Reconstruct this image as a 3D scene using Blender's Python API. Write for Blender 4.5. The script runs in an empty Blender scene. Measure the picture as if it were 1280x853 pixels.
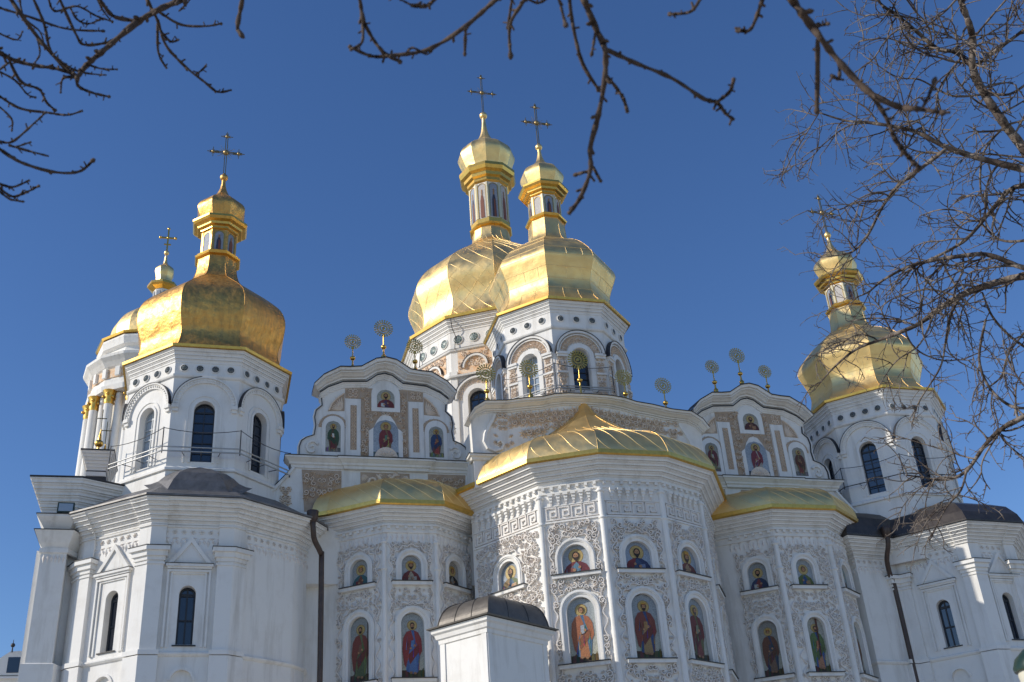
import bpy, math, random
from math import sin, cos, pi, radians, hypot, atan2, sqrt
from mathutils import Vector

# ------------------------------------------------------------------ camera, sky, sun, exposure
scene = bpy.context.scene
CAM = (-16.1, -45.5, 0.0)
YAW, PITCH, ROLL, FPX = radians(16.26), radians(28.65), radians(-4.13), 1379.4
fwd = Vector((sin(YAW) * cos(PITCH), cos(YAW) * cos(PITCH), sin(PITCH)))
rt0 = Vector((cos(YAW), -sin(YAW), 0))
up0 = rt0.cross(fwd)
RT = cos(ROLL) * rt0 + sin(ROLL) * up0
UP = -sin(ROLL) * rt0 + cos(ROLL) * up0
cd = bpy.data.cameras.new('camera')
cam = bpy.data.objects.new('camera', cd)
scene.collection.objects.link(cam)
from mathutils import Matrix
M3 = Matrix((RT, UP, -fwd)).transposed()
cam.matrix_world = Matrix.Translation(Vector(CAM)) @ M3.to_4x4()
cd.sensor_width = 36.0
cd.lens = FPX / 1280 * 36.0
cd.clip_start, cd.clip_end = 0.1, 3000
cd.dof.use_dof = True
cd.dof.focus_distance = 52
cd.dof.aperture_fstop = 3.5
scene.camera = cam

SUN_EL, SUN_AZ = radians(27.0), radians(179.4)      # direction TOWARDS the sun: angle in plan measured from +x
sdir = Vector((cos(SUN_EL) * cos(SUN_AZ), cos(SUN_EL) * sin(SUN_AZ), sin(SUN_EL)))
world = bpy.data.worlds.new('World')
scene.world = world
world.use_nodes = True
wn = world.node_tree
bg = wn.nodes['Background']
sky = wn.nodes.new('ShaderNodeTexSky')
sky.sky_type = 'NISHITA'
sky.sun_disc = False
sky.sun_elevation = SUN_EL
sky.sun_rotation = pi / 2 - SUN_AZ
sky.altitude = 200
sky.air_density = 1.0
sky.dust_density = 0.1
sky.ozone_density = 3.0
hs = wn.nodes.new('ShaderNodeHueSaturation')          # polarised, deep blue spring sky
hs.inputs['Saturation'].default_value = 1.18
hs.inputs['Hue'].default_value = .51
wn.links.new(sky.outputs[0], hs.inputs['Color'])
wn.links.new(hs.outputs[0], bg.inputs[0])
bg.inputs[1].default_value = 0.125
sl = bpy.data.lights.new('sun', 'SUN')
sl.energy = 3.7
sl.angle = radians(0.5)
sl.color = (1.0, 0.93, 0.82)
so = bpy.data.objects.new('sun', sl)
scene.collection.objects.link(so)
so.rotation_euler = sdir.to_track_quat('Z', 'Y').to_euler()
so.location = (-60, -20, 80)
vs = scene.view_settings
vs.view_transform = 'Standard'
vs.look = 'None'
vs.exposure = 0.16
vs.gamma = 1.0
vs.use_curve_mapping = False

# ------------------------------------------------------------------ materials
def lin(h):
    h = h.lstrip('#')
    c = [int(h[i:i + 2], 16) / 255 for i in (0, 2, 4)]
    return tuple(((x + .055) / 1.055) ** 2.4 if x > .04045 else x / 12.92 for x in c)

def material(name, col, rough=0.7, metal=0.0, noise=None, bump=None, spec=0.5, rvar=None, streak=None):
    """noise=(scale, colour2, lo, hi): patches of a second colour; bump=(scale, strength, distance)"""
    m = bpy.data.materials.new(name)
    m.use_nodes = True
    nt = m.node_tree
    N, L = nt.nodes, nt.links
    b = N['Principled BSDF']
    b.inputs['Base Color'].default_value = (*col, 1)
    b.inputs['Roughness'].default_value = rough
    b.inputs['Metallic'].default_value = metal
    b.inputs['Specular IOR Level'].default_value = spec
    tc = N.new('ShaderNodeTexCoord')
    colour = None
    def mixin(prev, sc, c2, lo, hi, stretch=None):
        t = N.new('ShaderNodeTexNoise')
        t.inputs['Scale'].default_value = sc
        t.inputs['Detail'].default_value = 6
        t.inputs['Roughness'].default_value = .65
        if stretch:
            mp = N.new('ShaderNodeMapping')
            mp.inputs['Scale'].default_value = stretch
            L.new(tc.outputs['Object'], mp.inputs[0])
            L.new(mp.outputs[0], t.inputs['Vector'])
        else:
            L.new(tc.outputs['Object'], t.inputs['Vector'])
        r = N.new('ShaderNodeMapRange')
        r.inputs['From Min'].default_value = lo
        r.inputs['From Max'].default_value = hi
        L.new(t.outputs['Fac'], r.inputs['Value'])
        mx = N.new('ShaderNodeMix')
        mx.data_type = 'RGBA'
        if prev is None:
            mx.inputs[6].default_value = (*col, 1)
        else:
            L.new(prev, mx.inputs[6])
        mx.inputs[7].default_value = (*c2, 1)
        L.new(r.outputs[0], mx.inputs[0])
        return mx.outputs[2]
    if noise:
        colour = mixin(None, *noise)
    if streak:
        colour = mixin(colour, streak[0], streak[1], streak[2], streak[3], (1, 1, .12))
    if colour is not None:
        L.new(colour, b.inputs['Base Color'])
    if rvar:
        t = N.new('ShaderNodeTexNoise')
        t.inputs['Scale'].default_value = rvar[0]
        t.inputs['Detail'].default_value = 5
        L.new(tc.outputs['Object'], t.inputs['Vector'])
        r = N.new('ShaderNodeMapRange')
        r.inputs['From Min'].default_value = .3
        r.inputs['From Max'].default_value = .7
        r.inputs['To Min'].default_value = rvar[1]
        r.inputs['To Max'].default_value = rvar[2]
        L.new(t.outputs['Fac'], r.inputs['Value'])
        L.new(r.outputs[0], b.inputs['Roughness'])
    if bump:
        t = N.new('ShaderNodeTexNoise')
        t.inputs['Scale'].default_value = bump[0]
        t.inputs['Detail'].default_value = 4
        L.new(tc.outputs['Object'], t.inputs['Vector'])
        bp = N.new('ShaderNodeBump')
        bp.inputs['Strength'].default_value = bump[1]
        bp.inputs['Distance'].default_value = bump[2]
        L.new(t.outputs['Fac'], bp.inputs['Height'])
        L.new(bp.outputs[0], b.inputs['Normal'])
    return m

PLASTER = material('white_plaster', (.80, .78, .74), .85, noise=(1.1, (.70, .67, .62), .5, .8), streak=(2.0, (.56, .53, .48), .52, .80), bump=(9, .25, .02), spec=.2)
STUCCO = material('cream_stucco', (.76, .64, .52), .9, noise=(5, (.60, .47, .37), .5, .75), bump=(22, .5, .02), spec=.2)
STUCCO_W = material('pale_stucco', (.78, .74, .69), .9, noise=(4, (.68, .60, .54), .45, .72), bump=(22, .5, .02), spec=.2)
TAN = material('tan_plaster_ground', (.47, .36, .265), .9, noise=(3, (.38, .28, .20), .45, .7), bump=(15, .3, .02), spec=.2)
BEIGE = material('beige_plaster_ground', (.66, .59, .52), .9, noise=(3, (.74, .70, .65), .45, .65), bump=(15, .3, .02), spec=.2)
GOLD = material('pale_gilding', (.93, .68, .30), .48, .98, noise=(2.4, (.88, .61, .25), .4, .7), rvar=(1.6, .36, .56), bump=(1.1, .45, .08))
GOLD_D = material('warm_old_gilding', (.78, .45, .13), .46, 1.0, noise=(1.5, (.62, .36, .11), .42, .68), rvar=(4, .38, .58), streak=(6, (.45, .28, .11), .45, .75), bump=(2.6, .8, .07))
SEAM = material('gilded_seam', (.98, .80, .44), .5, 1.0)
GOLD_TRIM = material('gilded_trim', (.80, .50, .12), .35, 1.0, noise=(6, (.62, .38, .10), .4, .7))
LEAD = material('grey_sheet_roof', (.19, .18, .175), .5, .3, noise=(2.5, (.11, .105, .10), .4, .7), bump=(6, .3, .02))
DARKROOF = material('dark_brown_sheet_roof', (.075, .062, .052), .38, .3, noise=(2.5, (.04, .033, .03), .4, .7), bump=(5, .3, .02))
CAPROOF = material('grey_brown_sheet_cap', (.13, .115, .10), .45, .3, noise=(2.5, (.08, .07, .06), .4, .7), bump=(5, .3, .02))
FLASH = material('dark_flashing', (.035, .033, .035), .6)
GLASS = material('window_glass', (.02, .03, .05), .06, 0, spec=1.0, bump=(1.5, .15, .02))
GLASS_L = material('bright_window_glass', (.30, .36, .42), .12, 0, spec=1.0, bump=(1.5, .15, .02))
FRAME = material('dark_window_frame', (.03, .035, .045), .6)
FRAME_W = material('pale_window_frame', (.42, .45, .47), .6)
PATINA = material('green_glazed_rosette', (.22, .30, .26), .35, noise=(6, (.06, .08, .08), .42, .6), bump=(12, .6, .03))
PATINA_D = material('dark_glazed_rosette', (.05, .06, .065), .35, noise=(6, (.13, .16, .15), .5, .7), bump=(12, .6, .03))
IRON = material('dark_gilded_iron', (.34, .25, .12), .42, .85)
WIRE = material('dark_cable', (.05, .05, .055), .6)
STEEL = material('galvanised_rail', (.45, .45, .44), .45, .6)
PIPE = material('dark_brown_downpipe', (.06, .04, .032), .4, .2, noise=(4, (.10, .065, .05), .4, .7))
BARK = material('dark_bark', (.10, .072, .055), .85, noise=(30, (.05, .036, .03), .4, .7), bump=(60, .6, .01), spec=.2)
BARK_G = material('grey_bark', (.21, .175, .145), .8, noise=(4, (.075, .057, .047), .44, .56), bump=(30, .6, .01), spec=.2)
PAVE = material('pale_stone_paving', (.42, .385, .335), .9, noise=(.15, (.34, .31, .27), .4, .7))
ORANGE = material('warm_painted_plaster', (.72, .46, .27), .9, noise=(2.5, (.78, .66, .52), .42, .62), spec=.2)
GREENCAP = material('green_enamel_hood', (.012, .032, .02), .35)
GLOBE = material('milky_lamp_globe', (.62, .58, .46), .35)
CREAM = material('cream_render', (.72, .66, .52), .85, noise=(1, (.62, .56, .44), .4, .7))

def painted():
    m = bpy.data.materials.new('icon_painting')
    m.use_nodes = True
    N, L = m.node_tree.nodes, m.node_tree.links
    b = N['Principled BSDF']
    a = N.new('ShaderNodeAttribute')
    a.attribute_name = 'Col'
    tc = N.new('ShaderNodeTexCoord')
    t = N.new('ShaderNodeTexNoise')
    t.inputs['Scale'].default_value = 26
    t.inputs['Detail'].default_value = 4
    L.new(tc.outputs['Object'], t.inputs['Vector'])
    r = N.new('ShaderNodeMapRange')
    r.inputs['From Min'].default_value = .35
    r.inputs['From Max'].default_value = .68
    r.inputs['To Min'].default_value = .62
    r.inputs['To Max'].default_value = 1.0
    L.new(t.outputs['Fac'], r.inputs['Value'])
    mx = N.new('ShaderNodeVectorMath')
    mx.operation = 'SCALE'
    L.new(a.outputs['Color'], mx.inputs[0])
    L.new(r.outputs[0], mx.inputs['Scale'])
    L.new(mx.outputs[0], b.inputs['Base Color'])
    b.inputs['Roughness'].default_value = .6
    return m
PAINT = painted()

# ------------------------------------------------------------------ mesh builder
def offset(path, off, closed=False):
    n = len(path)
    out = []
    for i in range(n):
        def nrm(a, b):
            d = (b[0] - a[0], b[1] - a[1]); l = hypot(*d)
            return (d[1] / l, -d[0] / l)
        if closed:
            n1, n2 = nrm(path[i - 1], path[i]), nrm(path[i], path[(i + 1) % n])
        elif i == 0:
            n1 = n2 = nrm(path[0], path[1])
        elif i == n - 1:
            n1 = n2 = nrm(path[-2], path[-1])
        else:
            n1, n2 = nrm(path[i - 1], path[i]), nrm(path[i], path[i + 1])
        k = 1 + n1[0] * n2[0] + n1[1] * n2[1]
        w = ((n1[0] + n2[0]) / k, (n1[1] + n2[1]) / k)
        out.append((path[i][0] + off * w[0], path[i][1] + off * w[1]))
    return out

class Fr:
    """vertical plane through plan points A -> B (left to right seen from outside)"""
    def __init__(s, A, B):
        s.A = A; s.w = hypot(B[0] - A[0], B[1] - A[1])
        s.d = ((B[0] - A[0]) / s.w, (B[1] - A[1]) / s.w)
        s.n = (s.d[1], -s.d[0])
    def p(s, u, z, d=0.0):
        return (s.A[0] + s.d[0] * u + s.n[0] * d, s.A[1] + s.d[1] * u + s.n[1] * d, z)

class MB:
    def __init__(s):
        s.v = []; s.f = []; s.m = []; s.c = []; s.sm = []
    def face(s, pts, m=0, col=None, smooth=False):
        b = len(s.v)
        s.v.extend(pts)
        s.f.append(tuple(range(b, b + len(pts))))
        s.m.append(m); s.c.append(col); s.sm.append(smooth)
    def grid(s, rows, m=0, closed=False, smooth=False):
        """rows of equal length, shared vertices"""
        b = len(s.v); n = len(rows[0])
        for r in rows: s.v.extend(r)
        for i in range(len(rows) - 1):
            for j in range(n if closed else n - 1):
                k = (j + 1) % n
                s.f.append((b + i * n + j, b + i * n + k, b + (i + 1) * n + k, b + (i + 1) * n + j))
                s.m.append(m); s.c.append(None); s.sm.append(smooth)
    def box(s, fr, u0, u1, z0, z1, d0, d1, m=0):
        P = [fr.p(u, z, d) for d in (d0, d1) for z in (z0, z1) for u in (u0, u1)]
        b = len(s.v); s.v.extend(P)
        for q in ((4, 5, 7, 6), (0, 4, 6, 2), (1, 3, 7, 5), (2, 6, 7, 3), (0, 1, 5, 4), (0, 2, 3, 1)):
            s.f.append(tuple(b + k for k in q)); s.m.append(m); s.c.append(None); s.sm.append(False)
    def prism(s, fr, poly, d0, d1, m=0, ms=None):
        n = len(poly)
        s.face([fr.p(u, z, d1) for u, z in poly], m)
        s.face([fr.p(u, z, d0) for u, z in poly][::-1], m)
        for i in range(n):
            a, b_ = poly[i], poly[(i + 1) % n]
            s.face([fr.p(*a, d0), fr.p(*b_, d0), fr.p(*b_, d1), fr.p(*a, d1)], m if ms is None else ms)
    def slab(s, path, z0, z1, m=0):
        """horizontal prism from a plan polygon"""
        n = len(path)
        s.face([(x, y, z1) for x, y in path], m); s.face([(x, y, z0) for x, y in path][::-1], m)
        for i in range(n):
            a, b_ = path[i], path[(i + 1) % n]
            s.face([(*a, z0), (*b_, z0), (*b_, z1), (*a, z1)], m)
    def sweep(s, path, prof, closed=False, m=0, caps=True):
        cols = [offset(path, o, closed) for o, z in prof]
        n = len(path)
        for i in range(n if closed else n - 1):
            j = (i + 1) % n
            for k in range(len(prof) - 1):
                s.face([(*cols[k][i], prof[k][1]), (*cols[k][j], prof[k][1]), (*cols[k + 1][j], prof[k + 1][1]), (*cols[k + 1][i], prof[k + 1][1])], m)
        if caps and not closed:
            for i in (0, n - 1):
                s.face([(*cols[k][i], prof[k][1]) for k in range(len(prof))] + [(*path[i], prof[-1][1]), (*path[i], prof[0][1])], m)
    def rect(s, fr, u0, u1, z0, z1, d=0, m=0):
        if u1 - u0 > 1e-4 and z1 - z0 > 1e-4:
            s.face([fr.p(u0, z0, d), fr.p(u1, z0, d), fr.p(u1, z1, d), fr.p(u0, z1, d)], m)
    def arch_wall(s, fr, u0, u1, z0, z1, uc, hw, zb, zs, depth, m=0, mr=0, n=14, d=0):
        s.rect(fr, u0, uc - hw, z0, z1, d, m); s.rect(fr, uc + hw, u1, z0, z1, d, m)
        s.rect(fr, uc - hw, uc + hw, z0, zb, d, m)
        A = [(uc - hw * cos(pi * i / n), zs + hw * sin(pi * i / n)) for i in range(n + 1)]
        for a, b_ in zip(A, A[1:]):
            s.face([fr.p(*a, d), fr.p(*b_, d), fr.p(b_[0], z1, d), fr.p(a[0], z1, d)], m)
        O = [(uc - hw, zb)] + A + [(uc + hw, zb)]
        for a, b_ in zip(O, O[1:] + O[:1]):
            s.face([fr.p(*a, d), fr.p(*b_, d), fr.p(*b_, d - depth), fr.p(*a, d - depth)], mr)
    def arch_band(s, fr, uc, zb, zs, r0, r1, d0, d1, m=0, n=14, a0=0.0, a1=pi):
        def ring(r):
            A = [(uc - r * cos(a0 + (a1 - a0) * i / n), zs + r * sin(a0 + (a1 - a0) * i / n)) for i in range(n + 1)]
            return [(uc - r, zb)] + A + [(uc + r, zb)] if zb is not None else A
        I, O = ring(r0), ring(r1)
        for k in range(len(I) - 1):
            i0, i1, o0, o1 = I[k], I[k + 1], O[k], O[k + 1]
            s.face([fr.p(*i0, d1), fr.p(*i1, d1), fr.p(*o1, d1), fr.p(*o0, d1)], m)
            s.face([fr.p(*o0, d0), fr.p(*o1, d0), fr.p(*o1, d1), fr.p(*o0, d1)], m)
            s.face([fr.p(*i0, d0), fr.p(*i1, d0), fr.p(*i1, d1), fr.p(*i0, d1)], m)
        for k in (0, -1):
            s.face([fr.p(*I[k], d0), fr.p(*O[k], d0), fr.p(*O[k], d1), fr.p(*I[k], d1)], m)
    def arch_panel(s, fr, uc, zb, zs, hw, d, m=0, n=14):
        A = [(uc - hw * cos(pi * i / n), zs + hw * sin(pi * i / n)) for i in range(n + 1)]
        s.face([fr.p(u, z, d) for u, z in [(uc - hw, zb)] + A + [(uc + hw, zb)]][::-1], m)
    def tube(s, pts, rad, n=6, m=0, smooth=True):
        pts = [Vector(p) for p in pts]
        if not hasattr(rad, '__len__'): rad = [rad] * len(pts)
        rows = []; ref = None
        for i, p in enumerate(pts):
            t = (pts[min(i + 1, len(pts) - 1)] - pts[max(i - 1, 0)])
            if t.length < 1e-9: t = Vector((0, 0, 1))
            t.normalize()
            if ref is None:
                ref = Vector((0, 0, 1)) if abs(t.z) < .9 else Vector((1, 0, 0))
            a = t.cross(ref)
            if a.length < 1e-6: a = t.cross(Vector((0.3, 1, .2)))
            a.normalize(); b = t.cross(a); ref = a.cross(t) * 1.0
            ref = b if False else a.cross(t)
            rows.append([tuple(p + rad[i] * (cos(2 * pi * k / n) * a + sin(2 * pi * k / n) * b)) for k in range(n)])
        s.grid(rows, m, closed=True, smooth=smooth)
        if rad[-1] > .004: s.face(rows[-1], m)
        if rad[0] > .004: s.face(rows[0][::-1], m)
    def ball(s, c, r, m=0, n=12, sz=1.0):
        rows = []
        for i in range(n // 2 + 1):
            a = -pi / 2 + pi * i / (n // 2)
            rows.append([(c[0] + r * cos(a) * cos(2 * pi * k / n), c[1] + r * cos(a) * sin(2 * pi * k / n), c[2] + r * sz * sin(a)) for k in range(n)])
        s.grid(rows, m, closed=True, smooth=True)
    def dome(s, cx, cy, prof, n, rot=0.0, m=0, smooth=True):
        """polygonal turned shape, each facet its own strip so that the ridges stay sharp"""
        for j in range(n):
            a0 = radians(-90 - 180 / n + 360 / n * j + rot); a1 = a0 + 2 * pi / n
            rows = []
            for r, z in prof:
                x0, y0, x1, y1 = cx + r * cos(a0), cy + r * sin(a0), cx + r * cos(a1), cy + r * sin(a1)
                rows.append([(x0, y0, z), ((x0 + x1) / 2, (y0 + y1) / 2, z), (x1, y1, z)])
            s.grid(rows, m, smooth=smooth)
    def build(s, name, mats, parent=None, label=None):
        me = bpy.data.meshes.new(name)
        me.from_pydata([tuple(v) for v in s.v], [], s.f)
        if not isinstance(mats, (list, tuple)): mats = [mats]
        for q in mats: me.materials.append(q)
        me.polygons.foreach_set('material_index', s.m)
        me.polygons.foreach_set('use_smooth', s.sm)
        if any(c is not None for c in s.c):
            at = me.color_attributes.new('Col', 'FLOAT_COLOR', 'CORNER')
            buf = []
            for f, c in zip(s.f, s.c):
                c = c or (1, 1, 1)
                if isinstance(c[0], (tuple, list)):
                    for q in c: buf.extend((*q, 1))
                else:
                    buf.extend((*c, 1) * len(f))
            at.data.foreach_set('color', buf)
        me.update()
        o = bpy.data.objects.new(name, me)
        scene.collection.objects.link(o)
        if parent is not None:
            o.parent = parent
            if parent.type == 'EMPTY': o.location = -parent.location
        if label: o['label'] = label
        return o

def empty(name, loc, label, cat, group=None):
    o = bpy.data.objects.new(name, None)
    scene.collection.objects.link(o)
    o.location = loc
    o.empty_display_size = .5
    o['label'] = label; o['category'] = cat
    if group: o['group'] = group
    return o

def spline(P, k=5):
    out = []
    for i in range(len(P) - 1):
        p0, p1, p2, p3 = P[max(i - 1, 0)], P[i], P[i + 1], P[min(i + 2, len(P) - 1)]
        for j in range(k):
            t = j / k
            out.append(tuple(.5 * ((2 * b) + (-a + c) * t + (2 * a - 5 * b + 4 * c - d) * t * t + (-a + 3 * b - 3 * c + d) * t ** 3) for a, b, c, d in zip(p0, p1, p2, p3)))
    out.append(tuple(P[-1]))
    return out

def at(px, py, dist):
    v = fwd + RT * ((px - 640) / FPX) - UP * ((py - 426.5) / FPX)
    return Vector(CAM) + v.normalized() * dist

def octpath(cx, cy, r, n=8, rot=0.0):
    return [(cx + r * cos(radians(-90 - 180 / n + 360 / n * k + rot)), cy + r * sin(radians(-90 - 180 / n + 360 / n * k + rot))) for k in range(n)]

def fillets(z0, z1, out, n=5):
    """stepped, flaring cornice profile"""
    P = [(0, z0)]
    for i in range(n):
        t0, t1 = i / n, (i + 1) / n
        f = lambda t: out * (t ** 1.15)
        za, zb = z0 + (z1 - z0) * t0, z0 + (z1 - z0) * t1
        st, h = f(t1) - f(t0), zb - za
        P += [(f(t0) - .02, za + .001), (f(t0) - .02, za + h * .14), (f(t0) + st * .42, za + h * .16), (f(t0) + st * .42, za + h * .55), (f(t0) + st * .62, za + h * .70), (f(t1), za + h * .84), (f(t1), zb)]
    P += [(out, z1)]
    return P

# ------------------------------------------------------------------ stucco ornament
def stroke(mb, T, pts, wid, h, m=0):
    """raised ridge along a 2D curve; T maps (x, y, height) to 3D"""
    rows = []
    for i, (x, y) in enumerate(pts):
        a, b = pts[max(i - 1, 0)], pts[min(i + 1, len(pts) - 1)]
        dx, dy = b[0] - a[0], b[1] - a[1]; l = hypot(dx, dy) or 1
        nx, ny = -dy / l, dx / l
        w = wid[i]
        hh = h * min(1, w / (max(wid) + 1e-6) + .35)
        rows.append([T(x + nx * w, y + ny * w, -.01), T(x + nx * w * .55, y + ny * w * .55, hh), T(x - nx * w * .55, y - ny * w * .55, hh), T(x - nx * w, y - ny * w, -.01)])
    mb.grid(rows, m)

def spiral(mb, T, x, y, R, s, ph, h, m=0):
    n = 13; pts = []; w = []
    for i in range(n):
        t = i / (n - 1); a = ph + s * t * 2 * pi * 1.35; r = R * (1 - .82 * t)
        pts.append((x + r * cos(a), y + r * sin(a))); w.append(R * (.24 - .08 * t) if i else R * .06)
    stroke(mb, T, pts, w, h, m)
    for k in range(4):
        a = ph + s * (.2 + .75 * k)
        leaf(mb, T, x + R * .95 * cos(a), y + R * .95 * sin(a), a + s * .9, R * .75, R * .26, h * .9, m)

def leaf(mb, T, x, y, a, L, w, h, m=0):
    c, s_ = cos(a), sin(a)
    B = T(x, y, 0); tip = T(x + L * c, y + L * s_, .0)
    mid = T(x + L * .45 * c, y + L * .45 * s_, h)
    l = T(x + L * .42 * c - w * s_, y + L * .42 * s_ + w * c, 0); r = T(x + L * .42 * c + w * s_, y + L * .42 * s_ - w * c, 0)
    b = len(mb.v); mb.v.extend([B, tip, mid, l, r])
    for q in ((0, 4, 2), (4, 1, 2), (1, 3, 2), (3, 0, 2)):
        mb.f.append(tuple(b + k for k in q)); mb.m.append(m); mb.c.append(None); mb.sm.append(False)

def rosette(mb, T, x, y, R, h, m=0, n=9, ph=0):
    for k in range(n): leaf(mb, T, x + .15 * R * cos(ph + 2 * pi * k / n), y + .15 * R * sin(ph + 2 * pi * k / n), ph + 2 * pi * k / n, R, R * .24, h, m)
    leaf(mb, T, x - .2 * R, y, 0, R * .4, R * .2, h * 1.4, m)

def relief(mb, fr, u0, u1, z0, z1, ok, s, rng, uc=None, h=.07, d=0.0, m=0):
    """scrollwork filling a region, mirrored about uc"""
    if uc is None: uc = (u0 + u1) / 2
    W = max(uc - u0, u1 - uc)
    ny = max(1, int((z1 - z0) / s)); nx = max(1, int(W / s))
    for i in range(nx + 1):
        for j in range(ny + 1):
            x = (i + .5) * s + rng.uniform(-.18, .18) * s
            y = z0 + (j + .5 + (i % 2) * .4) * s + rng.uniform(-.15, .15) * s
            R = s * rng.uniform(.42, .58); kind = rng.random(); ph = rng.uniform(0, 2 * pi); dr = rng.choice((-1, 1))
            for mx in (1, -1):
                u = uc + mx * x
                if not (u0 + R * .7 < u < u1 - R * .7 and z0 + R * .6 < y < z1 - R * .6) or not ok(u, y, R): continue
                def T(a, b, c, mx=mx): return fr.p(uc + mx * a, b, d + c)
                if kind < .62: spiral(mb, T, x, y, R, dr, ph, h, m)
                elif kind < .85: rosette(mb, T, x, y, R * 1.0, h, m, 7, ph)
                else:
                    for q in range(5): leaf(mb, T, x, y, ph + (q - 2) * .5, R * 1.1, R * .22, h, m)

def not_arch(specs):
    """specs: (uc, zb, zs, r_outer)"""
    def ok(u, z, R):
        for uc, zb, zs, r in specs:
            if z < zs:
                if abs(u - uc) < r + R * .55 and z > zb - R * .7: return False
            elif hypot(u - uc, z - zs) < r + R * .55: return False
        return True
    return ok

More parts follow.
